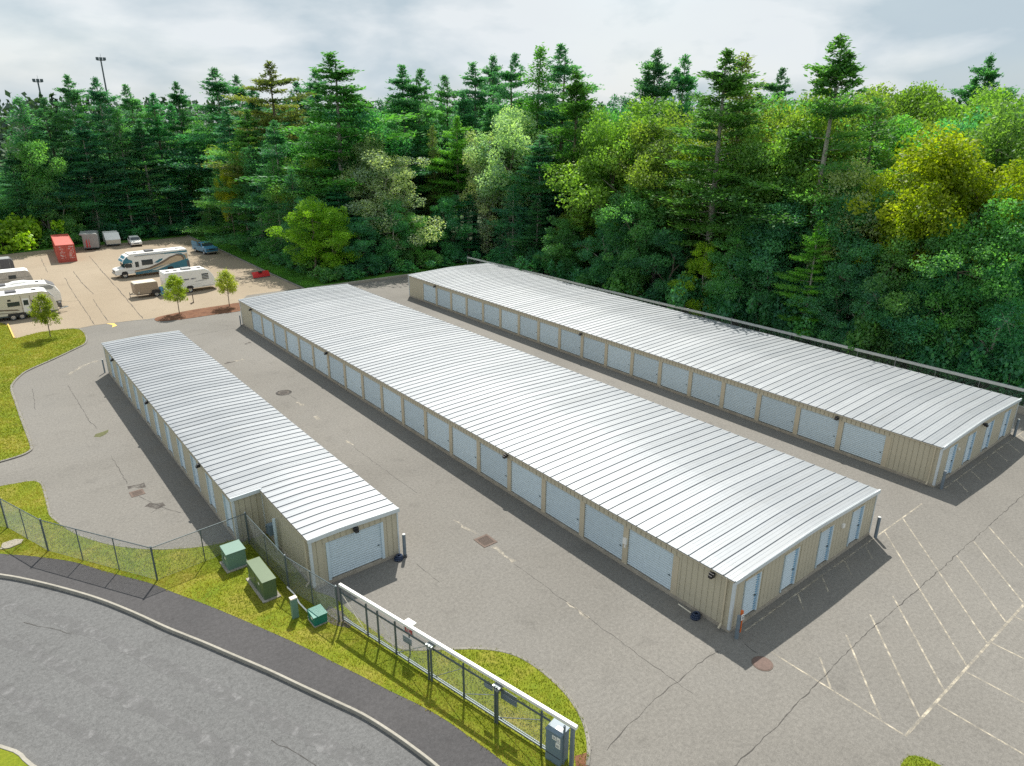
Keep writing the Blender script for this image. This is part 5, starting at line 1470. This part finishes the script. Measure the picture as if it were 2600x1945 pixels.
TREES = [
    ('P', 13.5, 148.0, 23.5, 4.5, 'pine'), ('P', 18.0, 151.0, 23.3, 4.5, 'pine'), ('P', 22.3, 152.0, 27.1, 5, 'pine'), ('P', 26.2, 150.0, 26.8, 4.5, 'pineb'),
    ('P', 31.4, 153.0, 25.9, 4.5, 'pine'), ('P', 35.1, 150.0, 24.4, 4.5, 'pineb'), ('P', 40.5, 154.0, 26.6, 5, 'pine'), ('P', 27.2, 146.5, 21.9, 4, 'pine'),
    ('P', 21.9, 146.0, 20.0, 4, 'pineb'), ('D', 14.1, 146.0, 17.9, 4, 'decg'), ('P', 31.1, 145.5, 20.0, 4, 'pineb'), ('S', 26.8, 144.0, 11.6, 3.2, 'sprb'),
    ('S', 33.4, 144.5, 11.7, 3, 'sprb'), ('S', 21.4, 144.0, 9.9, 3, 'sprb'), ('D', 16.4, 144.5, 10.5, 3.5, 'decg'), ('S', 35.6, 144.0, 8.8, 2.8, 'sprb'),
    ('P', 11.1, 147.0, 15.0, 4, 'pine'), ('S', 29.4, 143.5, 7.6, 2.5, 'sprb'), ('P', 46.0, 147.8, 29.0, 6.5, 'pine'), ('P', 56.0, 165.7, 28.8, 5, 'pine'),
    ('P', 52.0, 145.5, 25.9, 5, 'pineb'), ('P', 47.0, 122.4, 28.9, 6, 'piney'), ('P', 56.0, 133.8, 26.5, 5, 'pineb'), ('P', 48.0, 102.0, 28.9, 7, 'pineg'),
    ('P', 58.0, 129.8, 28.7, 5, 'pine'), ('P', 66.0, 130.1, 24.6, 4.5, 'pine'), ('D', 38.5, 124.3, 13.4, 1.8, 'gold'), ('S', 38.5, 136.5, 9.2, 2.6, 'pineg'),
    ('D', 42.0, 113.8, 18.2, 4.2, 'decb'), ('S', 40.0, 115.0, 16.0, 3.8, 'spr'), ('S', 38.5, 147.9, 7.5, 2.6, 'pine'), ('D', 44.0, 110.4, 15.6, 4, 'decb'),
    ('S', 41.0, 124.7, 15.1, 3, 'pineg'), ('D', 38.6, 91.9, 10.9, 3.6, 'lime'), ('D', 41.1, 91.0, 10.2, 3.4, 'lime'), ('D', 51.4, 94.0, 16.3, 5.6, 'silver'),
    ('D', 51.3, 99.0, 18.7, 4, 'silver'), ('P', 62.1, 106.0, 28.1, 5, 'pine'), ('P', 64.7, 105.0, 27.7, 5, 'pine'), ('S', 61.7, 97.0, 19.6, 2.6, 'olive'),
    ('P', 64.7, 95.0, 20.7, 3.6, 'lime2'), ('D', 53.0, 89.4, 8.0, 3.2, 'decg'), ('D', 59.5, 91.0, 10.0, 3.4, 'decb'), ('D', 50.0, 89.8, 10.0, 3.2, 'decb'),
    ('D', 44.7, 90.2, 8.0, 3, 'decb'), ('P', 74.2, 104.0, 28.9, 5, 'pine'), ('P', 83.0, 110.0, 30.7, 5, 'pine'), ('P', 73.9, 112.0, 27.4, 5, 'pine'),
    ('P', 70.8, 102.0, 24.5, 4, 'pineb'), ('S', 63.0, 90.0, 9.9, 3, 'spr'), ('D', 67.0, 85.0, 23.2, 5.6, 'silver'), ('D', 66.0, 89.3, 19.1, 4, 'silver'),
    ('P', 76.0, 95.0, 29.9, 5, 'pine'), ('P', 75.0, 89.4, 30.6, 5, 'pineg'), ('P', 76.0, 84.3, 30.5, 6, 'pine'), ('P', 70.0, 74.4, 26.2, 5, 'pineg'),
    ('S', 63.5, 79.7, 11.9, 3.4, 'sprb'), ('D', 64.0, 69.3, 8.8, 3.2, 'decg'), ('S', 64.5, 75.6, 10.3, 2.8, 'spr'), ('D', 71.0, 63.8, 24.2, 6.5, 'yelg'),
    ('D', 69.0, 66.0, 21.8, 4.5, 'yelg'), ('D', 69.0, 57.8, 21.5, 5, 'yelg'), ('P', 82.0, 71.2, 29.3, 5, 'pine'), ('P', 84.0, 67.9, 28.5, 4.5, 'pine'),
    ('P', 68.0, 49.3, 27.2, 6.5, 'pineg'), ('P', 76.0, 51.9, 27.4, 5, 'piney'), ('D', 65.0, 57.1, 13.4, 3.8, 'decg'), ('D', 64.5, 59.7, 11.1, 3.4, 'decb'),
    ('D', 64.0, 46.9, 8.5, 2.6, 'lime'), ('D', 64.6, 51.9, 9.8, 3.2, 'decb'), ('P', 120.0, 75.6, 28.8, 5, 'pine'), ('P', 70.0, 38.4, 27.8, 6, 'pineg'),
    ('D', 74.0, 42.5, 25.1, 5, 'yelg'), ('D', 70.0, 43.0, 21.9, 4.4, 'yelg'), ('S', 63.8, 34.2, 11.8, 2.2, 'lime2'), ('D', 64.6, 40.6, 10.1, 3.2, 'decb'),
    ('D', 66.0, 39.8, 13.7, 3.8, 'decb'), ('D', 64.2, 43.4, 10.7, 2.8, 'decg'), ('D', 96.0, 46.7, 25.4, 6, 'yelg'), ('D', 102.0, 46.3, 26.0, 6, 'yelg'),
    ('D', 98.0, 41.8, 25.9, 6, 'yelg'), ('D', 104.0, 41.3, 26.0, 6, 'yelg'), ('D', 100.0, 37.1, 25.4, 6, 'yelg'), ('P', 112.0, 40.4, 28.3, 4.5, 'pine'),
    ('D', 86.0, 39.9, 21.8, 5, 'yelg'), ('D', 86.0, 35.3, 22.0, 5.5, 'decg'), ('D', 71.0, 27.4, 20.6, 6, 'gold'), ('D', 68.5, 28.5, 18.0, 4, 'gold'),
    ('D', 68.0, 23.6, 19.6, 4.6, 'gold'), ('D', 78.0, 25.6, 23.8, 5.5, 'yelg'), ('D', 70.0, 32.8, 17.8, 4.4, 'silver'), ('D', 67.0, 32.6, 15.0, 3.8, 'decb'),
    ('D', 64.6, 29.3, 10.7, 3.2, 'decb'), ('D', 65.0, 26.8, 12.1, 3.4, 'decg'), ('D', 64.6, 23.3, 10.7, 3.2, 'decb'), ('D', 65.3, 21.5, 13.0, 3.4, 'decg'),
    ('D', 64.4, 18.5, 10.7, 3, 'decb'), ('D', 66.0, 20.2, 15.9, 3.6, 'decg'), ('D', 64.0, 31.4, 8.8, 2.6, 'decb'), ('D', 64.2, 24.4, 8.3, 2.6, 'decb'),
    ('D', 64.2, 62.0, 9.3, 2.8, 'decb'), ('P', 41.3, 119.0, 21.5, 4, 'pineg'), ('P', 41, 128.5, 22, 4, 'pineb'), ('P', 41.2, 108.0, 20, 3.8, 'pine'), ('S', 39.8, 106.0, 15.5, 3.6, 'pineg'), ('S', 39.4, 99.5, 14.0, 3.4, 'spr'), ('S', 39.8, 131.0, 14.5, 3.4, 'pineg'),
]
HUEWORD = dict(pine='dark green', pineb='blue green', pineg='mid green', piney='yellowish green', spr='dark green', sprb='bluish green', decg='mid green', decb='dark blue green', lime='lime green', lime2='bright green', gold='golden', silver='silvery green', yelg='yellow green', olive='olive green')
KINDWORD = {'P': 'pine', 'S': 'spruce', 'D': 'broadleaf tree'}
def where(x, y):
    if y > 142 and x < 45: return 'behind the trailer lot'
    if x < 50 and y > 86: return 'beside the tan parking lot'
    if y > 86 and x < 68: return 'beyond the rear kerb'
    if x < 66: return 'low by the wire fence'
    return 'behind the wire fence'
SPECIAL = {23: 'great spreading pine, tallest at the corner of the tan lot', 21: 'tall yellowish pine standing left of the great corner pine', 35: 'wide silvery broadleaf tree between the two long buildings', 33: 'bright lime green maple at the corner of the tan lot',
           34: 'bright lime green bush like tree right beside the corner maple', 37: 'left one of two twin dark pines on the skyline', 38: 'right one of two twin dark pines on the skyline', 40: 'bright green slender pine with a bare trunk', 39: 'narrow olive green spire shaped tree left of the bare trunked pine',
           50: 'tall silvery green broadleaf behind the far end of the last building', 55: 'mid green pine with a bare pale trunk above the last roof', 59: 'broad yellow green crown right of the bare trunked fence pine', 64: 'big pine with drooping boughs and a visible trunk behind the fence',
           68: 'small bright lime tree close against the fence', 71: 'tall pine with a tufted top that breaks the skyline at right', 74: 'slim bright green spruce near the fence at right', 88: 'large golden crown at the right of the wood', 26: 'narrow golden tree beside the tan lot',
           85: 'lone dark pine top on the right skyline', 18: 'broad dark pine above the blue truck'}
ORD = ['first', 'second', 'third', 'fourth', 'fifth', 'sixth', 'seventh', 'eighth', 'ninth', 'tenth', 'eleventh', 'twelfth', 'thirteenth', 'fourteenth']
buckets = {}
for i, (kd, x, y, h, r, hu) in enumerate(TREES):
    if i not in SPECIAL: buckets.setdefault((HUEWORD[hu], kd, where(x, y)), []).append((math.atan2(x, y), i))
for k_ in buckets: buckets[k_].sort()
for i, (kd, x, y, h, r, hu) in enumerate(TREES):
    rr_ = r * (1.34 if kd == 'P' else 1.22)
    if i in SPECIAL:
        place_tree(kd, x, y, h, rr_, hu, SPECIAL[i], None, proto={71: 4, 64: 0, 23: 2, 21: 5, 18: 0, 37: 2, 38: 5, 88: 2, 33: 0}.get(i))
    else:
        key = (HUEWORD[hu], kd, where(x, y)); lst = [q for _, q in buckets[key]]
        if len(lst) == 1: lab = 'the one %s %s %s' % (key[0], KINDWORD[kd], key[2])
        else: lab = '%s from left of the %s %ss %s' % (ORD[lst.index(i)], key[0], KINDWORD[kd], key[2])
        place_tree(kd, x, y, h, rr_, hu, lab, '%s %ss %s' % (key[0], KINDWORD[kd], key[2]))

# further trees that fill the depth of the wood
fill = []
taken = [(x, y, r) for _, x, y, _, r, _ in TREES]
frng = random.Random(5)
def in_view(x, y, m=3):
    a = math.degrees(math.atan2(x, y)) - 38.55
    return abs(a) < 36 + m
def ok(x, y, d):
    return all((x - a) ** 2 + (y - b) ** 2 > d * d for a, b, _ in taken)
tries = 0
while len(fill) < 190 and tries < 30000:
    tries += 1
    z_ = frng.random()
    if z_ < .28: x, y = frng.uniform(4, 60), frng.uniform(145, 178)
    elif z_ < .52: x, y = frng.uniform(40, 75), frng.uniform(91, 150)
    else: x, y = frng.uniform(64.5, 112), frng.uniform(12, 112)
    if not in_view(x, y): continue
    dep = min(max(0, y - 144) if x < 38 else 99, (x - 38) if y > 90 else 99, (x - 62) if y < 90 else 99)
    if not ok(x, y, 3.6 if dep < 6 else 4.6): continue
    right = x > 72 and y < 62
    kd = frng.choices('PSD', (1.2, .5, 3.0) if right else ((2.4, .8, 2.2) if y > 90 else (1.4, .5, 3.0)))[0]
    if dep < 5: h = frng.uniform(6.5, 12)
    elif dep < 11: h = frng.uniform(11, 19)
    else: h = frng.uniform(18, 24.5)
    if right and dep > 11: h = frng.uniform(18, 23)
    if dep < 5: kd = frng.choice('SDD')
    hu = {'P': ['pine', 'pineb', 'pine', 'pineg'], 'S': ['spr', 'sprb', 'pineg'], 'D': ['decb', 'decg', 'decg', 'yelg', 'decb'] if not right else ['yelg', 'decg', 'yelg', 'gold', 'decb']}[kd]
    fill.append((kd, x, y, h, frng.uniform(1.0, 1.35) * (2.6 + h * .145), frng.choice(hu)))
    taken.append((x, y, 3))
for (kd, x, y, h, r, hu) in fill:
    w_ = where(x, y)
    place_tree(kd, x, y, h, r, hu, '%s %s deeper in the wood %s' % (HUEWORD[hu], KINDWORD[kd], w_), 'further %s %ss %s' % (HUEWORD[hu], KINDWORD[kd], w_))

# shrubs along the edge of the wood
def make_shrub(seed):
    rng = np.random.default_rng(seed)
    Cs, Ns, Us, Ss, Vs = [], [], [], [], []
    segs = []
    for k in range(16):
        c = np.array([rng.normal(0, .6), rng.normal(0, .6), rng.uniform(.35, 1.35)])
        segs.append(((rng.normal(0, .1), rng.normal(0, .1), -.1), c, .03, .01))
        m = 120; cv = rng.normal(.5, .17)
        off = unit(rng.normal(0, 1, (m, 3))) * (rng.uniform(.2, 1, (m, 1)) ** .5) * rng.uniform(.35, .6)
        Cs.append(c + off); Ns.append(unit(unit(off) * .6 + rng.normal(0, .5, (m, 3)) + np.array([0, 0, .5]))); Us.append(unit(rng.normal(0, 1, (m, 3))))
        Ss.append(rng.uniform(.12, .24, m)); Vs.append(np.clip(rng.normal(cv, .17, m), 0, 1))
    C = np.concatenate(Cs); V, F = quads(C, np.concatenate(Ns), np.concatenate(Us), np.concatenate(Ss), .7)
    V[:, 2] = np.maximum(V[:, 2], 0.0)
    return np_mesh('foliage', V, F, M['leaf'], np.concatenate(Vs)), limb_mesh(segs, M['bark'], 'stem')
SHR = [make_shrub(s) for s in (41, 42, 43)]
def shrub(x, y, h, r, hu, label, group):
    t = thing('shrub', label, 'shrub', (x, y, 0.0), random.uniform(0, 6.28), group)
    t.scale = (r / 1.15, r / 1.15, h / 1.7)
    f, s = random.choice(SHR)
    c = link('foliage', f, t); link('stem', s, t)
    hv = HUE[hu]; k = random.uniform(.8, 1.2)
    c.color = (hv[0] * k, hv[1] * k, hv[2] * k, 1)
srng = random.Random(9)
for i in range(26):
    y = 14 + i * 2.75 + srng.uniform(-.8, .8)
    shrub(63.2 + srng.uniform(0, .9), y, srng.uniform(2.4, 5.0), srng.uniform(1.6, 2.4), srng.choice(['decb', 'decb', 'decg', 'spr']), 'low shrub at the foot of the wood behind the wire fence', 'shrubs behind the wire fence')
for i in range(10):
    shrub(39 + i * 2.2 + srng.uniform(-.6, .6), 88.2 + srng.uniform(0, 1), srng.uniform(1.6, 3.2), srng.uniform(1.3, 2), srng.choice(['decb', 'decg', 'spr']), 'low shrub at the foot of the wood beyond the rear kerb', 'shrubs beyond the rear kerb')
for i in range(15):
    shrub(38.6 + srng.uniform(0, 1), 93 + i * 3.3 + srng.uniform(-.8, .8), srng.uniform(1.6, 4), srng.uniform(1.3, 2), srng.choice(['decb', 'spr', 'decg', 'pine']), 'low shrub along the verge beside the tan lot', 'shrubs beside the tan lot')
for i in range(10):
    shrub(20 + i * 1.9 + srng.uniform(-.5, .5), 142.8 + srng.uniform(0, 1), srng.uniform(1.6, 3.4), srng.uniform(1.4, 2.1), srng.choice(['decb', 'spr', 'sprb']), 'dark low shrub at the back of the trailer lot', 'shrubs behind the trailer lot')
for (x, y, h, r, hu, lab) in ((7.0, 142, 6.0, 4.0, 'lime', 'tall bright green bush at the left edge behind the lot'), (10.6, 142.0, 5.0, 3.4, 'lime', 'bright green bush just left of the red container'), (13.8, 142.2, 3.4, 2.6, 'decg', 'green bush directly behind the red container'),
                              (16.6, 142, 2.6, 2.0, 'decg', 'low green bush between the container and the grey box trailer'), (4.0, 141.5, 4.6, 3.0, 'lime2', 'green bush cut by the left edge of the picture')):
    shrub(x, y, h, r, hu, lab, None)

# far woods: too distant to count
def far_forest():
    rng = np.random.default_rng(77)
    Vs, Fs, vs = [], [], []
    o = 0
    for k in range(1500):
        d = rng.uniform(150, 620) if k > 300 else rng.uniform(125, 200)
        a = math.radians(38.55 + rng.uniform(-40, 40))
        x, y = d * math.sin(a), d * math.cos(a)
        if y < 182 and x < 62: continue
        if x < 113 and y < 115: continue
        h = rng.uniform(19, 25) + (d - 150) * .012
        con = rng.random() < (.65 if x < 170 else .3)
        m = 70
        t = rng.uniform(0, 1, m) ** .8
        rr = (1 - t) * 3.4 + .25 if con else 4.2 * np.sqrt(np.clip(1 - (t * 1.6 - .7) ** 2, .05, 1))
        an = rng.uniform(0, 6.28, m)
        C = np.stack([x + np.cos(an) * rr * rng.uniform(.4, 1, m), y + np.sin(an) * rr * rng.uniform(.4, 1, m), h * (.35 + .65 * t) if con else h * (.5 + .5 * t)], 1)
        N = unit(rng.normal(0, .6, (m, 3)) + np.array([0, -.1, .8])); U = unit(rng.normal(0, 1, (m, 3)))
        V, F = quads(C, N, U, rng.uniform(.9, 1.9, m), .6)
        Vs.append(V); Fs.append(F + o); o += len(V); vs.append(np.clip(rng.normal(.5 + rng.normal(0, .1), .18, m), 0, 1))
    mt = leaf_mat('far_leaves', .25, .03, False, (.05, .10, .06))
    me = np_mesh('far_wood', np.concatenate(Vs), np.concatenate(Fs), mt, np.concatenate(vs))
    ob = link('far_wood', me); ob['kind'] = 'stuff'
    tag(ob, 'distant woods on the horizon behind the tall trees', 'wood')
far_forest()

# three young trees
def sapling(seed, x, y, h, r, label, hu, z=0.03):
    rng = np.random.default_rng(seed)
    t = thing('young_tree', label, 'tree', (x, y, z), 0, 'young staked trees round the tan lot')
    segs = [((0, 0, -.1), (.03, 0, h * .5), .05, .035), ((.03, 0, h * .5), (.06, .02, h * .93), .035, .012)]
    Cs, Ns, Us, Ss, Vs = [], [], [], [], []
    for k in range(64):
        tt = rng.uniform(0, 1)
        zc = h * (.38 + .6 * tt)
        rad = r * (math.sin(min(1, (1 - tt) * 1.25 + .12) * math.pi * .55)) * rng.uniform(.35, 1.0)
        an = rng.uniform(0, 6.28)
        c = np.array([rad * math.cos(an), rad * math.sin(an), zc])
        segs.append(((.04, 0, zc - .45 * rad - .1), c, .016, .006))
        m = 60
        off = rng.normal(0, .17, (m, 3))
        Cs.append(c + off); Ns.append(unit(off + rng.normal(0, .2, (m, 3)) + np.array([0, 0, .15]))); Us.append(unit(rng.normal(0, 1, (m, 3))))
        Ss.append(rng.uniform(.1, .2, m)); Vs.append(np.clip(rng.normal(rng.normal(.5, .15), .18, m), 0, 1))
    V, F = quads(np.concatenate(Cs), np.concatenate(Ns), np.concatenate(Us), np.concatenate(Ss), .65)
    c = link('crown', np_mesh('crown', V, F, M['leaf'], np.concatenate(Vs)), t); c.color = (*hu, 1)
    link('trunk', limb_mesh(segs, M['bark'], 'trunk'), t)
sapling(51, 5.96, 81.4, 4.3, 1.25, 'young tree with olive leaves on the lawn before the cream trailer', (.26, .31, .03), .05)
sapling(52, 18.55, 83.1, 4.25, 1.2, 'young green tree on the mulch bed before the white travel trailer', (.33, .42, .035))
sapling(53, 24.06, 83.1, 4.2, 1.1, 'young yellowish tree on the mulch bed beside the middle building', (.42, .46, .08))

# ------------------------------------------------------------------ grass blades
def inside(P, poly):
    x, y = P[:, 0], P[:, 1]; c = np.zeros(len(P), bool)
    n = len(poly); j = n - 1
    for i in range(n):
        xi, yi = poly[i]; xj, yj = poly[j]
        if yi != yj:
            c ^= ((yi > y) != (yj > y)) & (x < (xj - xi) * (y - yi) / (yj - yi) + xi)
        j = i
    return c
def blades(name, poly, box, n, z, hmin, hmax, w, dry=None, label='', mat='blade'):
    P = RNG.uniform((box[0], box[1]), (box[2], box[3]), (n, 2))
    P = P[inside(P, poly)]
    m = len(P)
    P = P + RNG.normal(0, .06, P.shape)
    C = np.concatenate([P, np.full((m, 1), z)], 1)
    an = RNG.uniform(0, 6.28, m); h = RNG.uniform(hmin, hmax, m)
    side = np.stack([np.cos(an), np.sin(an), np.zeros(m)], 1) * (w * RNG.uniform(.6, 1.4, m))[:, None]
    tip = C + np.stack([RNG.normal(0, .5, m) * h, RNG.normal(0, .5, m) * h, h], 1)
    V = np.stack([C - side, C + side, tip], 1).reshape(-1, 3); F = np.arange(3 * m).reshape(-1, 3)
    # clumps of drier and greener grass
    pv = .55 + .28 * np.sin(P[:, 0] * .9 + 1.3 * np.sin(P[:, 1] * .6)) * np.cos(P[:, 1] * .7) + RNG.normal(0, .16, m)
    if dry is not None:
        D = np.min(np.linalg.norm(P[:, None, :] - np.array(dry)[None, :, :], axis=2), axis=1)
        pv += .45 * np.exp(-(D / .45) ** 2)
    me = np_mesh(name, V, F, M[mat], np.clip(pv, 0, 1))
    o = link(name, me); o['kind'] = 'stuff'
    return tag(o, label, 'grass')
dryl = [p for p in SW_IN if 12 < p[1] < 44]
dry2 = []
for a, b in zip(dryl[:-1], dryl[1:]):
    for k in range(3): dry2.append((a[0] + (b[0] - a[0]) * k / 3, a[1] + (b[1] - a[1]) * k / 3))
blades('grass_blades', STRIP, (-6, 10, 15, 48), 230000, .035, .04, .1, .016, dry2, 'short uneven grass on the strip between fence and sidewalk')
blades('grass_blades', LAWN_A_POLY, (-2, 46, 9, 92), 70000, .05, .05, .12, .03, None, 'mown grass of the rounded lawn before the trailers')
blades('grass_blades', [(35.05, 86), (38.2, 89), (38.2, 141), (35.1, 141)], (35, 86, 38.3, 141), 30000, .03, .08, .25, .05, None, 'rough green grass on the verge beside the tan lot', 'weed')
blades('grass_blades', [(60.2, 60), (60.8, 24), (61, 10), (63.5, 10), (62.5, 60), (61, 86), (58.9, 86)], (58, 10, 64, 88), 16000, .03, .15, .5, .05, None, 'tall weeds behind the wire fence', 'weed')

# scrubby grass patch at the bottom edge of the lot
tip = smooth_line([(21.2, 5.6), (21.7, 5.75), (22.3, 5.71), (22.6, 5.3), (22.7, 4.6), (22.6, 3), (20.4, 3), (20.5, 5), (21.2, 5.6)], 3)[:-1]
struct(sheet('grass_island', tip, .02, M['grass'], skirt=-.05))
blades('grass_blades', tip, (20, 3, 23, 6), 5000, .02, .03, .06, .018, None, 'grass on the small island at the bottom edge')


# ------------------------------------------------------------------ look-alikes: told apart by their place from the left
NUM = ['first', 'second', 'third', 'fourth', 'fifth', 'sixth', 'seventh', 'eighth', 'ninth', 'tenth', 'eleventh', 'twelfth', 'thirteenth', 'fourteenth', 'fifteenth', 'sixteenth', 'seventeenth', 'eighteenth', 'nineteenth', 'twentieth']
NUM += ['twenty-' + w for w in NUM[:9]] + ['thirtieth'] + ['thirty-' + w for w in NUM[:9]] + ['fortieth'] + ['forty-' + w for w in NUM[:9]]
same = {}
for o in SC.objects:
    if o.parent is None and 'label' in o and 'group' in o: same.setdefault(o['label'], []).append(o)
for lab, obs in same.items():
    if len(obs) > 1:
        obs.sort(key=lambda o: math.atan2(o.location.x, o.location.y))
        for i, o in enumerate(obs):
            lb_ = NUM[i] + ' from left, ' + lab
            if len(lb_.replace('-', ' ').split()) > 15: lb_ = lb_.replace('broadleaf tree', 'broadleaf').replace('deeper in the wood', 'deep')
            o['label'] = lb_
